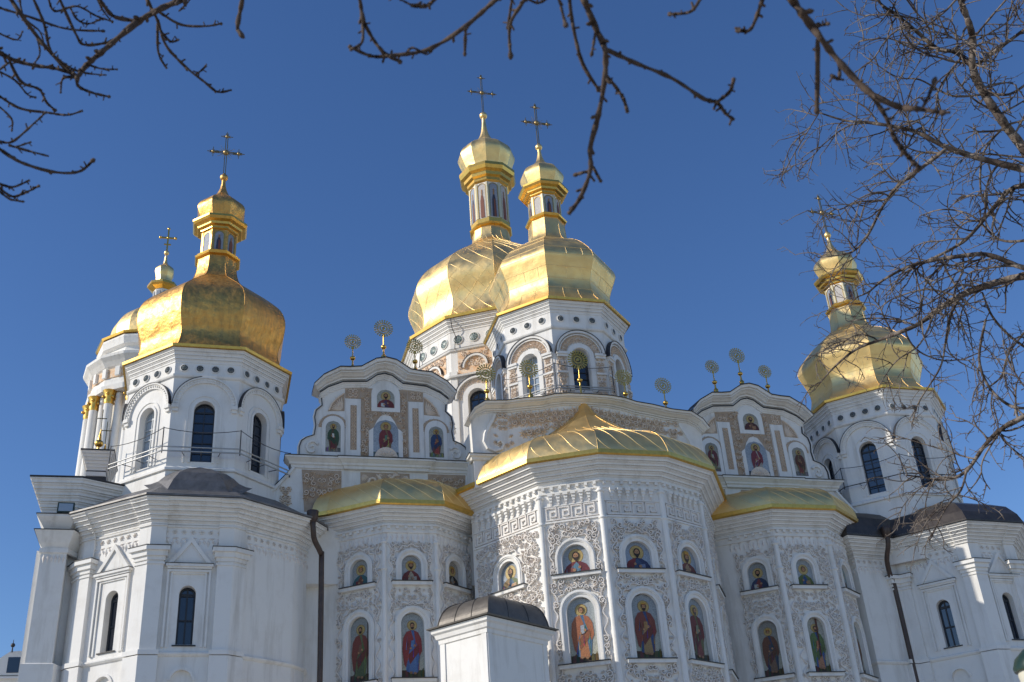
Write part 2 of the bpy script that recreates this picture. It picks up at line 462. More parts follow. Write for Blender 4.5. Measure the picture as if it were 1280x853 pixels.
# ------------------------------------------------------------------ painted icons (flat mosaics with gold halos)
C = lin
SKIN = C('#b98a63')
def icon(fr, uc, zb, zs, hw, d, kind, pal, seed, parent, label, ground=None, sky2=None):
    """kind: 'half' or 'full'. pal = (robe, cloak, inner, hair, sky, extra)"""
    rng = random.Random(seed)
    mb = MB()
    def mute(c, k=.22):
        g = sum(c) / 3 * .9 + .02
        return tuple(x * (1 - k) + g * k for x in c)
    robe, cloak, inner, hair, skyc, extra = [mute(C(x)) for x in pal[:6]]
    skyc = mute(tuple(x * .85 + .06 for x in skyc), .3)
    H = zs + hw - zb
    lay = [0]; wk = 1
    def poly(pts, col, step=True):
        if step: lay[0] += 1
        if step and len(pts) < 14: pts = [(max(-.97, min(.97, x * wk)), y) for x, y in pts]
        mb.face([fr.p(uc + x * hw, zb + y * H, d + lay[0] * .0015) for x, y in pts], 0, col)
    def half_w(z):
        return 1.0 if z <= zs else sqrt(max(0, 1 - ((z - zs) / hw) ** 2))
    low = C(ground) if ground else tuple(x * .7 for x in skyc)
    warm = C(sky2) if sky2 else tuple(x * 1.25 + .03 for x in skyc)
    N = 22
    for i in range(N):
        a, b = i / N, (i + 1) / N
        wa, wb = half_w(zb + a * H), half_w(zb + b * H)
        t = (a + b) / 2
        if kind == 'full' and t < .15: c = tuple(x * rng.uniform(.5, .9) for x in low)
        elif kind == 'full': 
            k = (t - .15) / .85; c = tuple(p * (1 - k) + q * k for p, q in zip(warm, skyc))
        else: c = tuple(p * (1 - t) + q * t for p, q in zip(warm, skyc))
        poly([(-wa, a), (wa, a), (wb, b), (-wb, b)], c, False)
    if kind == 'full':
        for i in range(7):
            x = rng.uniform(-.9, .8); poly([(x, .02), (x + .25, .02), (x + rng.uniform(.1, .3), .13 + rng.uniform(0, .05)), (x + .02, .12)], tuple(q * rng.uniform(.4, 1.5) for q in low))
    def ell(x, y, rx, ry, col, n=14, a0=0, a1=2 * pi):
        poly([(x + rx * cos(a0 + (a1 - a0) * k / n), y + ry * sin(a0 + (a1 - a0) * k / n)) for k in range(n)], col)
    asp = hw / H
    wk = max(.6, min(1.17, .24 / asp)) if kind == 'full' else 1.1
    sx = rng.choice((-1, 1))
    def S(P): return [(x * sx, y) for x, y in P]
    dk = lambda c, k=.5: tuple(x * k for x in c)
    if kind == 'full':
        hy, hr = .80, .17
        ell(0, hy + .01, .44, .44 * asp, C('#957a45')); ell(0, hy + .01, .40, .40 * asp, C('#c4aa6c'))
        poly(S([(-.45, .12), (-.50, .30), (-.62, .50), (-.60, .64), (-.42, .705), (-.12, .735), (.12, .735), (.42, .705), (.60, .62), (.66, .48), (.52, .30), (.42, .12), (.0, .09)]), robe)
        poly(S([(-.28, .10), (-.20, .42), (.0, .50), (.22, .42), (.34, .10), (.05, .08)]), inner)
        poly(S([(-.10, .735), (-.42, .71), (-.66, .62), (-.74, .44), (-.62, .22), (-.44, .16), (-.34, .36), (-.10, .50), (.10, .60)]), cloak)
        poly(S([(.12, .735), (.44, .70), (.66, .60), (.70, .42), (.50, .34), (.34, .50), (.18, .62)]), cloak)
        poly(S([(-.34, .36), (.42, .52), (.52, .42), (-.20, .22)]), dk(cloak, .72))
        for k in range(12):
            x = rng.uniform(-.55, .5); y = rng.uniform(.12, .5); l = rng.uniform(.08, .22); c = rng.choice([robe, cloak, inner])
            poly([(x, y), (x + .045, y), (x + .06 + rng.uniform(-.08, .08), y + l)], tuple(min(1, q * rng.choice((.35, .45, 1.7, 2.1))) for q in c))
        poly(S([(-.13, .44), (.12, .46), (.14, .58), (-.11, .575)]), extra)
        ell(.18 * sx, .50, .10, .10 * asp, SKIN); ell(-.16 * sx, .46, .09, .09 * asp, SKIN)
        if len(pal) > 6 and pal[6] == 'staff': poly([(.55 * sx, .08), (.62 * sx, .08), (.66 * sx, .9), (.60 * sx, .9)], C('#4a2a18'))
        if len(pal) > 6 and pal[6] == 'cross': 
            poly([(.05, .30), (.18, .30), (.30, .98), (.14, .98)], C('#5a2c1c')); 
        ell(-.16, .10, .13, .018, dk(SKIN, .8)); ell(.18, .09, .13, .018, dk(SKIN, .8))
        fx, fr_ = 0, .17
    else:
        hy = .63 if len(pal) < 7 or pal[6] != 'low' else .58
        ell(0, hy, .56, .56 * asp, C('#957a45')); ell(0, hy, .52, .52 * asp, C('#c8ae70'))
        poly(S([(-.86, 0), (-.84, .16), (-.66, .32), (-.30, .43), (0, .46), (.30, .43), (.66, .32), (.86, .15), (.88, 0)]), robe)
        poly(S([(-.30, 0), (-.22, .30), (0, .44), (.24, .30), (.34, 0)]), inner)
        poly(S([(-.86, 0), (-.84, .17), (-.66, .33), (-.28, .44), (-.08, .44), (-.22, .22), (-.34, 0)]), cloak)
        for k in range(10):
            x = rng.uniform(-.75, .7); y = rng.uniform(0, .15); l = rng.uniform(.08, .2); c = rng.choice([robe, cloak, inner])
            poly([(x, y), (x + .06, y), (x + .05 + rng.uniform(-.1, .1), y + l)], tuple(min(1, q * rng.choice((.35, .45, 1.7, 2.1))) for q in c))
        poly(S([(.14, .02), (.52, .04), (.50, .24), (.12, .22)]), extra)
        ell(.18 * sx, .16, .13, .11 * asp, SKIN); ell(-.22 * sx, .24, .11, .10 * asp, SKIN)
        fr_ = .23
    # head: hair, face, beard, eyes, nose line
    ell(0, hy + .012, fr_ * 1.15, fr_ * 1.35 * asp, hair)
    ell(0, hy, fr_ * .80, fr_ * 1.05 * asp, SKIN)
    bw = pal[7] if len(pal) > 7 else 'beard'
    if bw == 'beard': poly([(-fr_ * .8, hy - .02), (-fr_ * .55, hy - fr_ * .9 * asp - .02), (0, hy - fr_ * 1.9 * asp), (fr_ * .55, hy - fr_ * .9 * asp - .02), (fr_ * .8, hy - .02), (0, hy - fr_ * .45 * asp)], hair)
    for q in (-1, 1): ell(q * fr_ * .34, hy + fr_ * .2 * asp, fr_ * .17, fr_ * .09 * asp, C('#2a1a12'), 8)
    poly([(-.02, hy - fr_ * .2 * asp), (.03, hy - fr_ * .2 * asp), (.01, hy + fr_ * .25 * asp)], dk(SKIN, .6))
    if len(pal) > 6 and pal[6] in ('crown', 'mitre'):
        k = fr_ * (1.6 if pal[6] == 'mitre' else 1.1) * asp
        poly([(-fr_ * .85, hy + fr_ * .8 * asp), (fr_ * .85, hy + fr_ * .8 * asp), (fr_ * 1.0, hy + fr_ * .8 * asp + k), (fr_ * .4, hy + fr_ * .8 * asp + k * .7), (0, hy + fr_ * .8 * asp + k * 1.15), (-fr_ * .4, hy + fr_ * .8 * asp + k * .7), (-fr_ * 1.0, hy + fr_ * .8 * asp + k)], C('#c99a3a'))
        poly([(-fr_ * .8, hy + fr_ * .85 * asp), (fr_ * .8, hy + fr_ * .85 * asp), (fr_ * .8, hy + fr_ * 1.1 * asp), (-fr_ * .8, hy + fr_ * 1.1 * asp)], C('#8a3a2a'))
    return mb.build('painted_icon', PAINT, parent, label)

def dressing(fr, uc, zb, zs, hw, mb, mf, d=0, band=.28, ledge=True, proud=.10, lw=None):
    """white archivolt in two steps round a niche, and the dark flashed ledge under it"""
    mb.arch_band(fr, uc, zb, zs, hw + .0, hw + band * .45, d, d + proud * .55)
    mb.arch_band(fr, uc, zb, zs, hw + band * .45, hw + band, d, d + proud)
    mb.arch_band(fr, uc, zb, zs, hw + band * .62, hw + band * .8, d + proud - .01, d + proud + .03)
    if ledge:
        lw = lw or hw + band + .16
        mb.box(fr, uc - lw, uc + lw, zb - .15, zb - .012, d - .02, d + proud + .10)
        mf.box(fr, uc - lw - .03, uc + lw + .03, zb - .012, zb + .018, d - .02, d + proud + .15)

def window(fr, uc, zb, zs, hw, d, parent, glass=None, frame=None, bars=(3, 2), fw=.06):
    mb = MB()
    mb.arch_panel(fr, uc, zb, zs, hw, d, 0)
    mb.arch_band(fr, uc, zb, zs, hw - fw, hw, d + .004, d + .05, 1)
    mb.box(fr, uc - hw, uc + hw, zb, zb + fw, d + .004, d + .055, 1)
    nz, nu = bars
    for k in range(1, nu): 
        u = uc - hw + 2 * hw * k / nu
        mb.box(fr, u - fw * .4, u + fw * .4, zb + fw, zs + hw * .9, d + .003, d + .045, 1)
    for k in range(1, nz + 1):
        z = zb + (zs - zb) * k / nz
        t = fw * (.75 if k == nz else .45)
        mb.box(fr, uc - hw + fw * .5, uc + hw - fw * .5, z - t, z + t, d + .0025, d + .043, 1)
    return mb.build('window', [glass or GLASS, frame or FRAME], parent)
# ------------------------------------------------------------------ ground
g = MB()
g.face([(-900, -900, -1.7), (900, -900, -1.7), (900, 1200, -1.7), (-900, 1200, -1.7)])
go = g.build('ground', PAVE)
go['kind'] = 'structure'

# ------------------------------------------------------------------ the cathedral
CATH = empty('cathedral', (0, 0, -1.7), 'white baroque cathedral with gilded onion domes, painted icons and curly stucco, filling the view', 'cathedral')

# main body behind the facade
mb = MB()
mb.slab([(-21.0, 1.0), (22.0, 1.0), (22.0, 30), (-21.0, 30)], -1.7, 17.0)
mb.slab([(-13.0, -.1), (12.8, -.1), (12.8, 1.0), (-13.0, 1.0)], -1.7, 18.6)
mb.slab([(-5.55, -2.4), (4.85, -2.4), (4.85, 1.0), (-5.55, 1.0)], 17.0, 20.2)
body = mb.build('nave_body', PLASTER, CATH)
mb = MB()
mb.slab([(-21.4, .9), (22.4, .9), (22.4, 30.4), (-21.4, 30.4)], 17.0, 17.12)
mb.grid([[(-21.4, .9, 17.13), (22.4, .9, 17.13)], [(-21.4, 14, 20.0), (22.4, 14, 20.0)], [(-21.4, 30.4, 17.13), (22.4, 30.4, 17.13)]])
mb.build('roof', LEAD, body)

# ---------- apses
PAL = dict(
 c1=('#6a7a4a', '#8a6a2a', '#37688a', '#3a2216', '#7e95a8', '#c9a070'),
 c2=('#8a2b2b', '#7a2430', '#5f8fa8', '#3a2216', '#8fa3b5', '#9a4a3a'),
 c3=('#27386a', '#8a1f1f', '#31507a', '#2e1a10', '#7fa0c4', '#7a88b0'),
 c4=('#8a3a2a', '#7a3028', '#b08a5a', '#4a3020', '#8aa2bc', '#5a3a30', 'mitre'),
 c5=('#6a3a4a', '#8a5a3a', '#4a6a7a', '#4a3020', '#8aa2bc', '#5a3a30'),
 l1=('#4a6070', '#7a3a2a', '#b08a50', '#5a3a20', '#9fb0b8', '#d2c8b0', 'none', 'none'),
 l2=('#4a7aa0', '#c06a30', '#c87a3a', '#5a3418', '#9ab0c0', '#b0b8c0', 'none', 'none'),
 l3=('#2c4a80', '#8a3c28', '#b08a4a', '#3a2618', '#86a0ba', '#b08038', 'crown'),
 l4=('#6a6a3a', '#7a2a22', '#8a3a2c', '#6a5a4a', '#86a0ba', '#8a8a6a'),
)
def apse(name, corners, spec, roof, label):
    """corners: wall plan points left to right; spec: heights and openings"""
    W = corners; n = len(W) - 1
    wall, rel, fl = MB(), MB(), MB()
    frames = [Fr(W[i], W[i + 1]) for i in range(n)]
    rng = random.Random(spec['seed'])
    zt = spec['zt']; big = spec['big']
    up, lo = spec['up'], spec['lo']                     # (zb, ztop, hw)
    jobs = []; flash = []; rels = []
    for i, fr in enumerate(frames):
        rel = MB(); rels.append(rel)
        w = fr.w
        sp = spec['facets'][i]
        if sp is None:
            wall.rect(fr, 0, w, -1.7, zt); continue
        uc = sp.get('uc', w / 2)
        zmid = (lo[1] + up[0]) / 2
        zs_u, zs_l = up[1] - up[2], lo[1] - lo[2]
        wall.rect(fr, 0, w, -1.7, lo[0] - .4)
        wall.arch_wall(fr, 0, w, lo[0] - .4, zmid, uc, lo[2], lo[0], zs_l, .13)
        wall.arch_wall(fr, 0, w, zmid, zt, uc, up[2], up[0], zs_u, .13)
        bnd = spec['band']
        for zz, zs_, hh in ((up[0], zs_u, up[2]), (lo[0], zs_l, lo[2])):
            f1 = MB(); dressing(fr, uc, zz, zs_, hh, wall, f1, band=bnd); flash.append(f1)
        cm = spec['colw']
        rel_ok = not_arch([(uc, up[0] - .12, zs_u, up[2] + bnd), (uc, lo[0] - .12, zs_l, lo[2] + bnd)])
        okl = lambda u, z, R, uc=uc, f=rel_ok: f(u, z, R) and not (abs(z - up[0] + .05) < .13 + R * .3 and abs(u - uc) < up[2] + .4) and not (abs(z - lo[0] + .05) < .13 + R * .3 and abs(u - uc) < lo[2] + .4)
        relief(rel, fr, cm, w - cm, spec['r0'], spec['r1'], okl, spec['cell'], rng, uc, h=spec['h'])
        # running vines that tie the scrolls together
        Tv = lambda a, b, c, fr=fr: fr.p(a, b, c)
        for s_ in (-1, 1):
            base = (uc - lo[2] - bnd + cm) / 2 if s_ < 0 else (uc + lo[2] + bnd + w - cm) / 2
            half = abs(base - (cm if s_ < 0 else w - cm)) * .55
            if half < .05: continue
            pts = []; z = spec['r0']
            while z < spec['r1'] - .1:
                pts.append((base + s_ * half * sin(z * 9.0), z)); z += .06
            if len(pts) > 3: stroke(rel, Tv, pts, [.032] * len(pts), spec['h'] * .8)
        for zs_, hh in ((zs_u, up[2]), (zs_l, lo[2])):
            rr = hh + bnd + .16
            pts = [(uc + (rr + .05 * sin(k * 1.15)) * cos(pi * k / 36), zs_ + (rr + .05 * sin(k * 1.15)) * sin(pi * k / 36)) for k in range(2, 35)]
            pts = [q for q in pts if cm * .8 < q[0] < w - cm * .8]
            if len(pts) > 3: stroke(rel, Tv, pts, [.034] * len(pts), spec['h'] * .8)
            rosette(rel, Tv, uc, zs_ + rr + .08, .17, spec['h'] * 1.1, 0, 9, .3)
            for s_ in (-1, 1): leaf(rel, Tv, uc + s_ * .1, zs_ + rr + .02, pi / 2 - s_ * 1.1, .34, .08, .09)
        jobs.append((fr, uc, sp, zs_u, zs_l))
        # thin frieze of hanging leaves and small bosses
        k = int(w / .2)
        for q in range(k):
            u = (q + .5) * w / k
            if cm * .6 < u < w - cm * .6:
                T = lambda a, b, c, fr=fr: fr.p(a, b, c)
                if not big:
                    leaf(rel, T, u, spec['r1'] + .30, -pi / 2, .34, .07, .06)
                    if q % 2 == 0: rosette(rel, T, u, spec['r1'] + .36, .08, .07, 0, 5)
        if big:
            # meander band and the little stepped consoles above it
            z0, z1 = 14.86, 15.42
            wall.box(fr, .1, w - .1, z0 - .1, z0 - .03, -.01, .06)
            wall.box(fr, .1, w - .1, z1 + .03, z1 + .08, -.01, .05)
            cells = max(2, int((w - .4) / .46)); cw = (w - .4) / cells; H = z1 - z0
            for q in range(cells):
                a = .2 + q * cw
                t = .05
                for bi, (x0, y0, x1, y1) in enumerate(((0, 0, 0, 1), (0, 1, .78, 1), (.78, 1, .78, .28), (.78, .28, .36, .28), (.36, .28, .36, .66), (.36, .66, .56, .66), (0, 0, 1, 0))):
                    rel.box(fr, a + min(x0, x1) * cw - .0, a + max(x0, x1) * cw + t, z0 + min(y0, y1) * (H - t), z0 + max(y0, y1) * (H - t) + t, -.01, .05 + .004 * bi + .001 * (q % 3))
            m = max(3, int((w - .5) / .33))
            for q in range(m):
                u = .3 + (q + .5) * (w - .6) / m
                wall.box(fr, u - .10, u + .10, 15.86, 15.97, -.01, .20)
                wall.box(fr, u - .075, u + .075, 15.74, 15.86, -.01, .15)
                wall.box(fr, u - .055, u + .055, 15.62, 15.74, -.01, .11)
                rel.box(fr, u - .035, u + .035, 15.50, 15.62, -.01, .08)
        # bosses below the cornice
        m = max(3, int(w / .33))
        for q in range(m):
            u = (q + .5) * w / m
            zz = spec['zc'] + .10
            wall.box(fr, u - .06, u + .06, zz - .05, zz + .06, .04, .15)
    # lead profile moulding + cornice
    c0 = spec['zc']
    wall.sweep(W, [(0, c0 - .12), (.06, c0 - .10), (.06, c0 - .04), (.03, c0 - .03), (.03, c0 + .16), (.13, c0 + .18), (.13, c0 + .23), (0.0, c0 + .235)], caps=False)
    P = fillets(c0 + .24, zt, spec['out'], spec['nf'])
    wall.sweep(W, P, caps=True)
    wall.sweep(W, [(.05, -1.7), (.05, -.6), (0, -.55)], caps=False)
    ap = wall.build(name, PLASTER, CATH, label)
    for q in rels:
        if q.f: q.build('stucco_relief', STUCCO_W, ap)
    for q in flash: q.build('ledge_flashing', FLASH, ap)
    # gilded gutter strip + roof
    E = offset(W, spec['out'])
    gm = MB()
    gm.sweep(W, [(spec['out'] - .30, zt + .003), (spec['out'] + .05, zt + .003), (spec['out'] + .10, zt + .05), (spec['out'] + .10, zt + .22), (spec['out'] - .02, zt + .24)], caps=False)
    if big:
        for a_, b_, c_ in ((E[0], E[1], (-5.2, -2.9)), (E[-1], E[-2], (5.2, -2.9))): gm.face([(*a_, zt + .235), (*b_, zt + .235), (*c_, zt + .30), (c_[0], -1.2, zt + .30)])
    gm.build('gilded_gutter', GOLD_TRIM, ap)
    ax, ay = roof['apex']
    prof = spline(roof['prof'], 4)
    rm = MB()
    Ro = offset(W, spec['out'] + .06)
    if big:                                            # the tent roof dies into the gable wall
        for e_, q_ in ((0, 1), (-1, -2)):
            a_, b_ = Ro[e_], Ro[q_]; t_ = (ay + .02 - a_[1]) / (b_[1] - a_[1])
            Ro[e_] = (a_[0] + (b_[0] - a_[0]) * t_ * 1.0, ay + .02)
    for i in range(n):
        A, B = Ro[i], Ro[i + 1]
        rows = []
        L = hypot(B[0] - A[0], B[1] - A[1]); ns = 5
        for s, z in prof:
            rows.append([(ax + (A[0] + (B[0] - A[0]) * k / ns - ax) * s, ay + (A[1] + (B[1] - A[1]) * k / ns - ay) * s, z) for k in range(ns + 1)])
        rm.grid(rows, 0, smooth=True)
    sm_ = rm
    for i in range(n):
        A, B = Ro[i], Ro[i + 1]
        L = hypot(B[0] - A[0], B[1] - A[1])
        if L < .8: continue
        def S(s_, t_):
            x = t_ * (len(prof) - 1); k = min(int(x), len(prof) - 2); f = x - k
            s, z = prof[k][0] * (1 - f) + prof[k + 1][0] * f, prof[k][1] * (1 - f) + prof[k + 1][1] * f
            return Vector((ax + (A[0] + (B[0] - A[0]) * s_ - ax) * s, ay + (A[1] + (B[1] - A[1]) * s_ - ay) * s, z + .012))
        # ridge rolls and diagonal standing seams
        sm_.tube([S(0, q / 24) for q in range(24)], .008, 4, 0)
        for dr in ((1, -1) if i == 0 else (1,)):
            c = -1.6
            while c < 2.2:
                pts = []
                for q in range(19):
                    t_ = q / 18 * roof.get('tmax', .8); s_ = c - dr * t_ * roof.get('slope', 1.6) * 1.0 + (dr > 0) * 1.0
                    if 0 < s_ < 1: pts.append(S(s_, t_))
                if len(pts) > 2: sm_.tube(pts, .012, 4, 1)
                c += .8 / L
    rm.build('gilded_roof', [GOLD, SEAM], ap)
    return ap, frames, jobs

WC = [(-5.6, -1.3), (-3.52, -4.73), (-1.31, -5.88), (1.31, -5.88), (3.52, -4.73), (5.6, -1.3)]
specC = dict(seed=3, zt=17.12, big=True, up=(12.6, 13.78, .545), lo=(9.13, 11.67, .545), band=.27, colw=.16, r0=7.4, r1=14.75, cell=.255, h=.12, zc=16.1, out=.8, nf=5,
             facets=[dict(uc=2.0), dict(), dict(), dict(), dict(uc=1.9)])
roofC = dict(apex=(-.55, -2.93), prof=[(1, 17.33), (.985, 17.62), (.93, 18.12), (.84, 18.48), (.72, 18.72), (.60, 18.93), (.50, 19.15), (.40, 19.42), (.28, 19.84), (.17, 20.28), (.08, 20.72), (.015, 21.35)], tmax=.62, slope=1.3)
apC, frC, jobC = apse('central_apse', WC, specC, roofC, None)
labs = {0: ('c1', 'l1'), 1: ('c2', 'l2'), 2: ('c3', 'l3'), 3: ('c4', 'l4'), 4: ('c5', 'l1')}
IL = {('C', 0, 'u'): 'small arched icon of a saint in a brown cloak over blue', ('C', 1, 'u'): 'small arched icon of a bearded saint in crimson and pale blue',
      ('C', 2, 'u'): 'small arched icon of a bearded figure in red and dark blue', ('C', 3, 'u'): 'small arched icon of a saint with a tall headdress',
      ('C', 1, 'l'): 'tall icon of a young saint in an orange cloak over blue', ('C', 2, 'l'): 'tall icon of a crowned saint in a gold and blue robe',
      ('C', 3, 'l'): 'tall icon of an old saint in red and green'}
def place_icons(tag_, ap, jobs, spec, table, idx, skip=()):
    for (fr, uc, sp, zu, zl), i in zip(jobs, idx):
        a, b = table[i]
        if (i, 'u') not in skip: icon(fr, uc, spec['up'][0], zu, spec['up'][2], -.125, 'half', PAL[a], i + 5, ap, IL.get((tag_, i, 'u')))
        if (i, 'l') not in skip: icon(fr, uc, spec['lo'][0], zl, spec['lo'][2], -.125, 'full', PAL[b], i + 15, ap, IL.get((tag_, i, 'l')), ground='#5a4a38', sky2='#b8b8a8')
place_icons('C', apC, jobC, specC, labs, range(5))
def columns(ap, W, idx, zt, r):
    for i in idx:
        p = W[i]
        ox, oy = offset(W, .02)[i]
        mb = MB()
        mb.tube([(ox, oy, -1.7), (ox, oy, zt - 1.2)], r, 10)
        for z, rr in ((zt - 1.25, r * 1.35), (zt - .12, r * 1.4), (8.0, r * 1.3)):
            mb.tube([(ox, oy, z - .06), (ox, oy, z - .03), (ox, oy, z + .03), (ox, oy, z + .06)], [r, rr, rr, r], 10)
        mb.tube([(ox, oy, zt - 1.2), (ox, oy, zt)], r * .92, 10)
        mb.build('column', PLASTER, ap)
columns(apC, WC, (1, 2, 3, 4), 15.98, .125)

PAL.update(
 sl1u=('#2f6f74', '#2f6f74', '#8a4a2a', '#6a4a28', '#98a0a0', '#8a2a2a', 'crown', 'none'), sl2u=('#8a2a22', '#7a2420', '#b9a88a', '#3a2216', '#9aa6b0', '#b9b0a0', 'crown'),
 sl3u=('#3a2a22', '#2e2420', '#9a9a90', '#4a3a28', '#a8a090', '#7a5a3a', 'crown', 'none'),
 sl1l=('#6a7a4a', '#8a3a24', '#5a6a40', '#3a2418', '#8a9aa0', '#8a5a3a', 'staff'), sl2l=('#3a66a8', '#9a2a24', '#4a78b4', '#4a2c1a', '#8fa4b2', '#4a78b4'),
 sl3l=('#6a4a3a', '#3a4a6a', '#8a6a4a', '#4a2c1a', '#8fa4b2', '#6a5a4a'),
 sr1u=('#26406a', '#1f3560', '#8a3028', '#22140e', '#8a98a0', '#c8c4b8'), sr2u=('#6a7a34', '#5f7030', '#27508a', '#5a3a20', '#96a8b4', '#b08a50', 'none', 'none'), sr3u=('#7a5a3a', '#6a4a3a', '#3a5a6a', '#3a2418', '#7a9a9a', '#6a4a3a'),
 sr1l=('#30466a', '#7a4a2c', '#8a6a50', '#3a2418', '#8a8a84', '#4a4a5a', 'crown', 'none'), sr2l=('#2a5a9a', '#5f7a3a', '#b87a50', '#4a2c1a', '#a8a894', '#b0683a', 'cross'), sr3l=('#6a3a2a', '#7a4a2a', '#4a6a3a', '#3a2418', '#8aa0a0', '#6a4a3a'))
WL = [(-12.0, -.1), (-11.35, -.45), (-9.49, -1.91), (-7.32, -1.91), (-5.41, -.41), (-5.2, -.1)]
specL = dict(seed=11, zt=16.26, big=False, up=(13.22, 14.36, .41), lo=(9.36, 11.98, .47), band=.25, colw=.14, r0=8.0, r1=14.95, cell=.215, h=.09, zc=15.4, out=.7, nf=5,
             facets=[None, dict(uc=1.2), dict(uc=1.12), dict(uc=1.14), None])
roofL = dict(apex=(-8.4, .6), prof=[(1, 16.47), (.985, 16.85), (.93, 17.25), (.82, 17.6), (.65, 17.85), (.4, 18.02), (.2, 18.1), (.02, 18.12)], tmax=.55, slope=1.5)
apL, frL, jobL = apse('side_apse', WL, specL, roofL, 'side apse in front of the left gable, gilded roof half in sun')
IL.update({('L', 1, 'u'): 'small arched icon of a saint in teal on the left facet', ('L', 2, 'u'): 'small arched icon of a crowned ruler in dark red', ('L', 3, 'u'): 'small arched icon of a dark robed saint',
           ('L', 1, 'l'): 'tall icon of a saint in rust red and green holding a staff', ('L', 2, 'l'): 'tall icon of a saint in a red cloak over blue', ('R', 1, 'u'): 'small arched icon of a black bearded saint in blue',
           ('R', 2, 'u'): 'small arched icon of a saint in olive green', ('R', 1, 'l'): 'tall icon of a crowned saint in brown and blue', ('R', 2, 'l'): 'tall icon of a saint carrying a large wooden cross'})
place_icons('L', apL, jobL, specL, {1: ('sl1u', 'sl1l'), 2: ('sl2u', 'sl2l'), 3: ('sl3u', 'sl3l')}, (1, 2, 3))
columns(apL, WL, (2, 3), 15.0, .10)
WR = [(5.6, -.9), (6.2, -1.45), (7.84, -2.75), (10.49, -2.75), (12.13, -1.45), (12.3, -.1)]
specR = dict(seed=12, zt=16.26, big=False, up=(12.98, 14.22, .42), lo=(9.24, 11.62, .42), band=.25, colw=.14, r0=8.0, r1=14.85, cell=.215, h=.09, zc=15.35, out=.7, nf=5,
             facets=[None, dict(uc=1.08), dict(uc=1.2), dict(uc=1.25), None])
roofR = dict(apex=(9.16, .4), prof=[(1, 16.47), (.985, 16.85), (.93, 17.25), (.82, 17.55), (.65, 17.75), (.4, 17.9), (.2, 17.95), (.02, 18.0)], tmax=.55, slope=1.5)
apR, frR, jobR = apse('side_apse', WR, specR, roofR, 'side apse in front of the right gable, wholly in shade')
place_icons('R', apR, jobR, specR, {1: ('sr1u', 'sr1l'), 2: ('sr2u', 'sr2l'), 3: ('sr3u', 'sr3l')}, (1, 2, 3))
columns(apR, WR, (2, 3), 15.0, .13)

# ---------- gilded sun-shaped finials
def finial(x, y, zb, zball, zdisc, r, parent, label=None):
    mb = MB()
    mb.tube([(x, y, zb), (x, y, zball - .1), (x, y, zball), (x, y, zdisc - r * .6)], [.055, .035, .03, .025], 6)
    mb.tube([(x, y, zb - .1), (x, y, zb + .04), (x, y, zb + .12)], [.12, .12, .05], 8)
    mb.ball((x, y, zball), .13, 0, 12, .85)
    fr = Fr((x - 1, y), (x + 1, y))
    mb.arch_band(fr, 1, None, zdisc, r * .28, r * .38, -.02, .02, 0, 16, 0, 2 * pi)
    mb.arch_band(fr, 1, None, zdisc, r * .60, r * .66, -.02, .02, 0, 20, 0, 2 * pi)
    mb.arch_band(fr, 1, None, zdisc, .0, r * .16, -.03, .03, 0, 10, 0, 2 * pi)
    n = 22
    for k in range(n):
        a = 2 * pi * k / n
        P = [(1 + q * r * cos(a + e), zdisc + q * r * sin(a + e)) for q, e in ((.30, .03), (.72, .055), (.96, .085), (1.0, 0), (.96, -.085), (.72, -.055), (.30, -.03))]
        mb.prism(fr, P, -.012, .012)
    return mb.build('sun_finial', GOLD_TRIM, parent, label)

# ---------- gables
def loft_coping(mb, fr, low, top, d0, d1, steps, m=0):
    rows = []
    for a, b in steps:
        rows.append([fr.p(p[0] + (q[0] - p[0]) * a, p[1] + (q[1] - p[1]) * a, d0 + (d1 - d0) * b) for p, q in zip(low, top)])
    mb.grid(rows, m)
    # returns at both ends, and the top surface
    for k in (0, -1):
        mb.face([r[k] for r in rows] + [fr.p(top[k][0], top[k][1], -.5), fr.p(low[k][0], low[k][1], -.5)], m)
STEPS = [(0, 0), (.0, .14), (.13, .14), (.14, .08), (.18, .08), (.19, .26), (.32, .28), (.33, .22), (.37, .22), (.42, .40), (.52, .50), (.60, .66), (.62, .78), (.72, .78), (.73, .72), (.77, .72), (.78, .92), (.97, .96), (1, 1)]
def smooth2(P, k=4): return spline([(a, b, 0) for a, b in P], k)

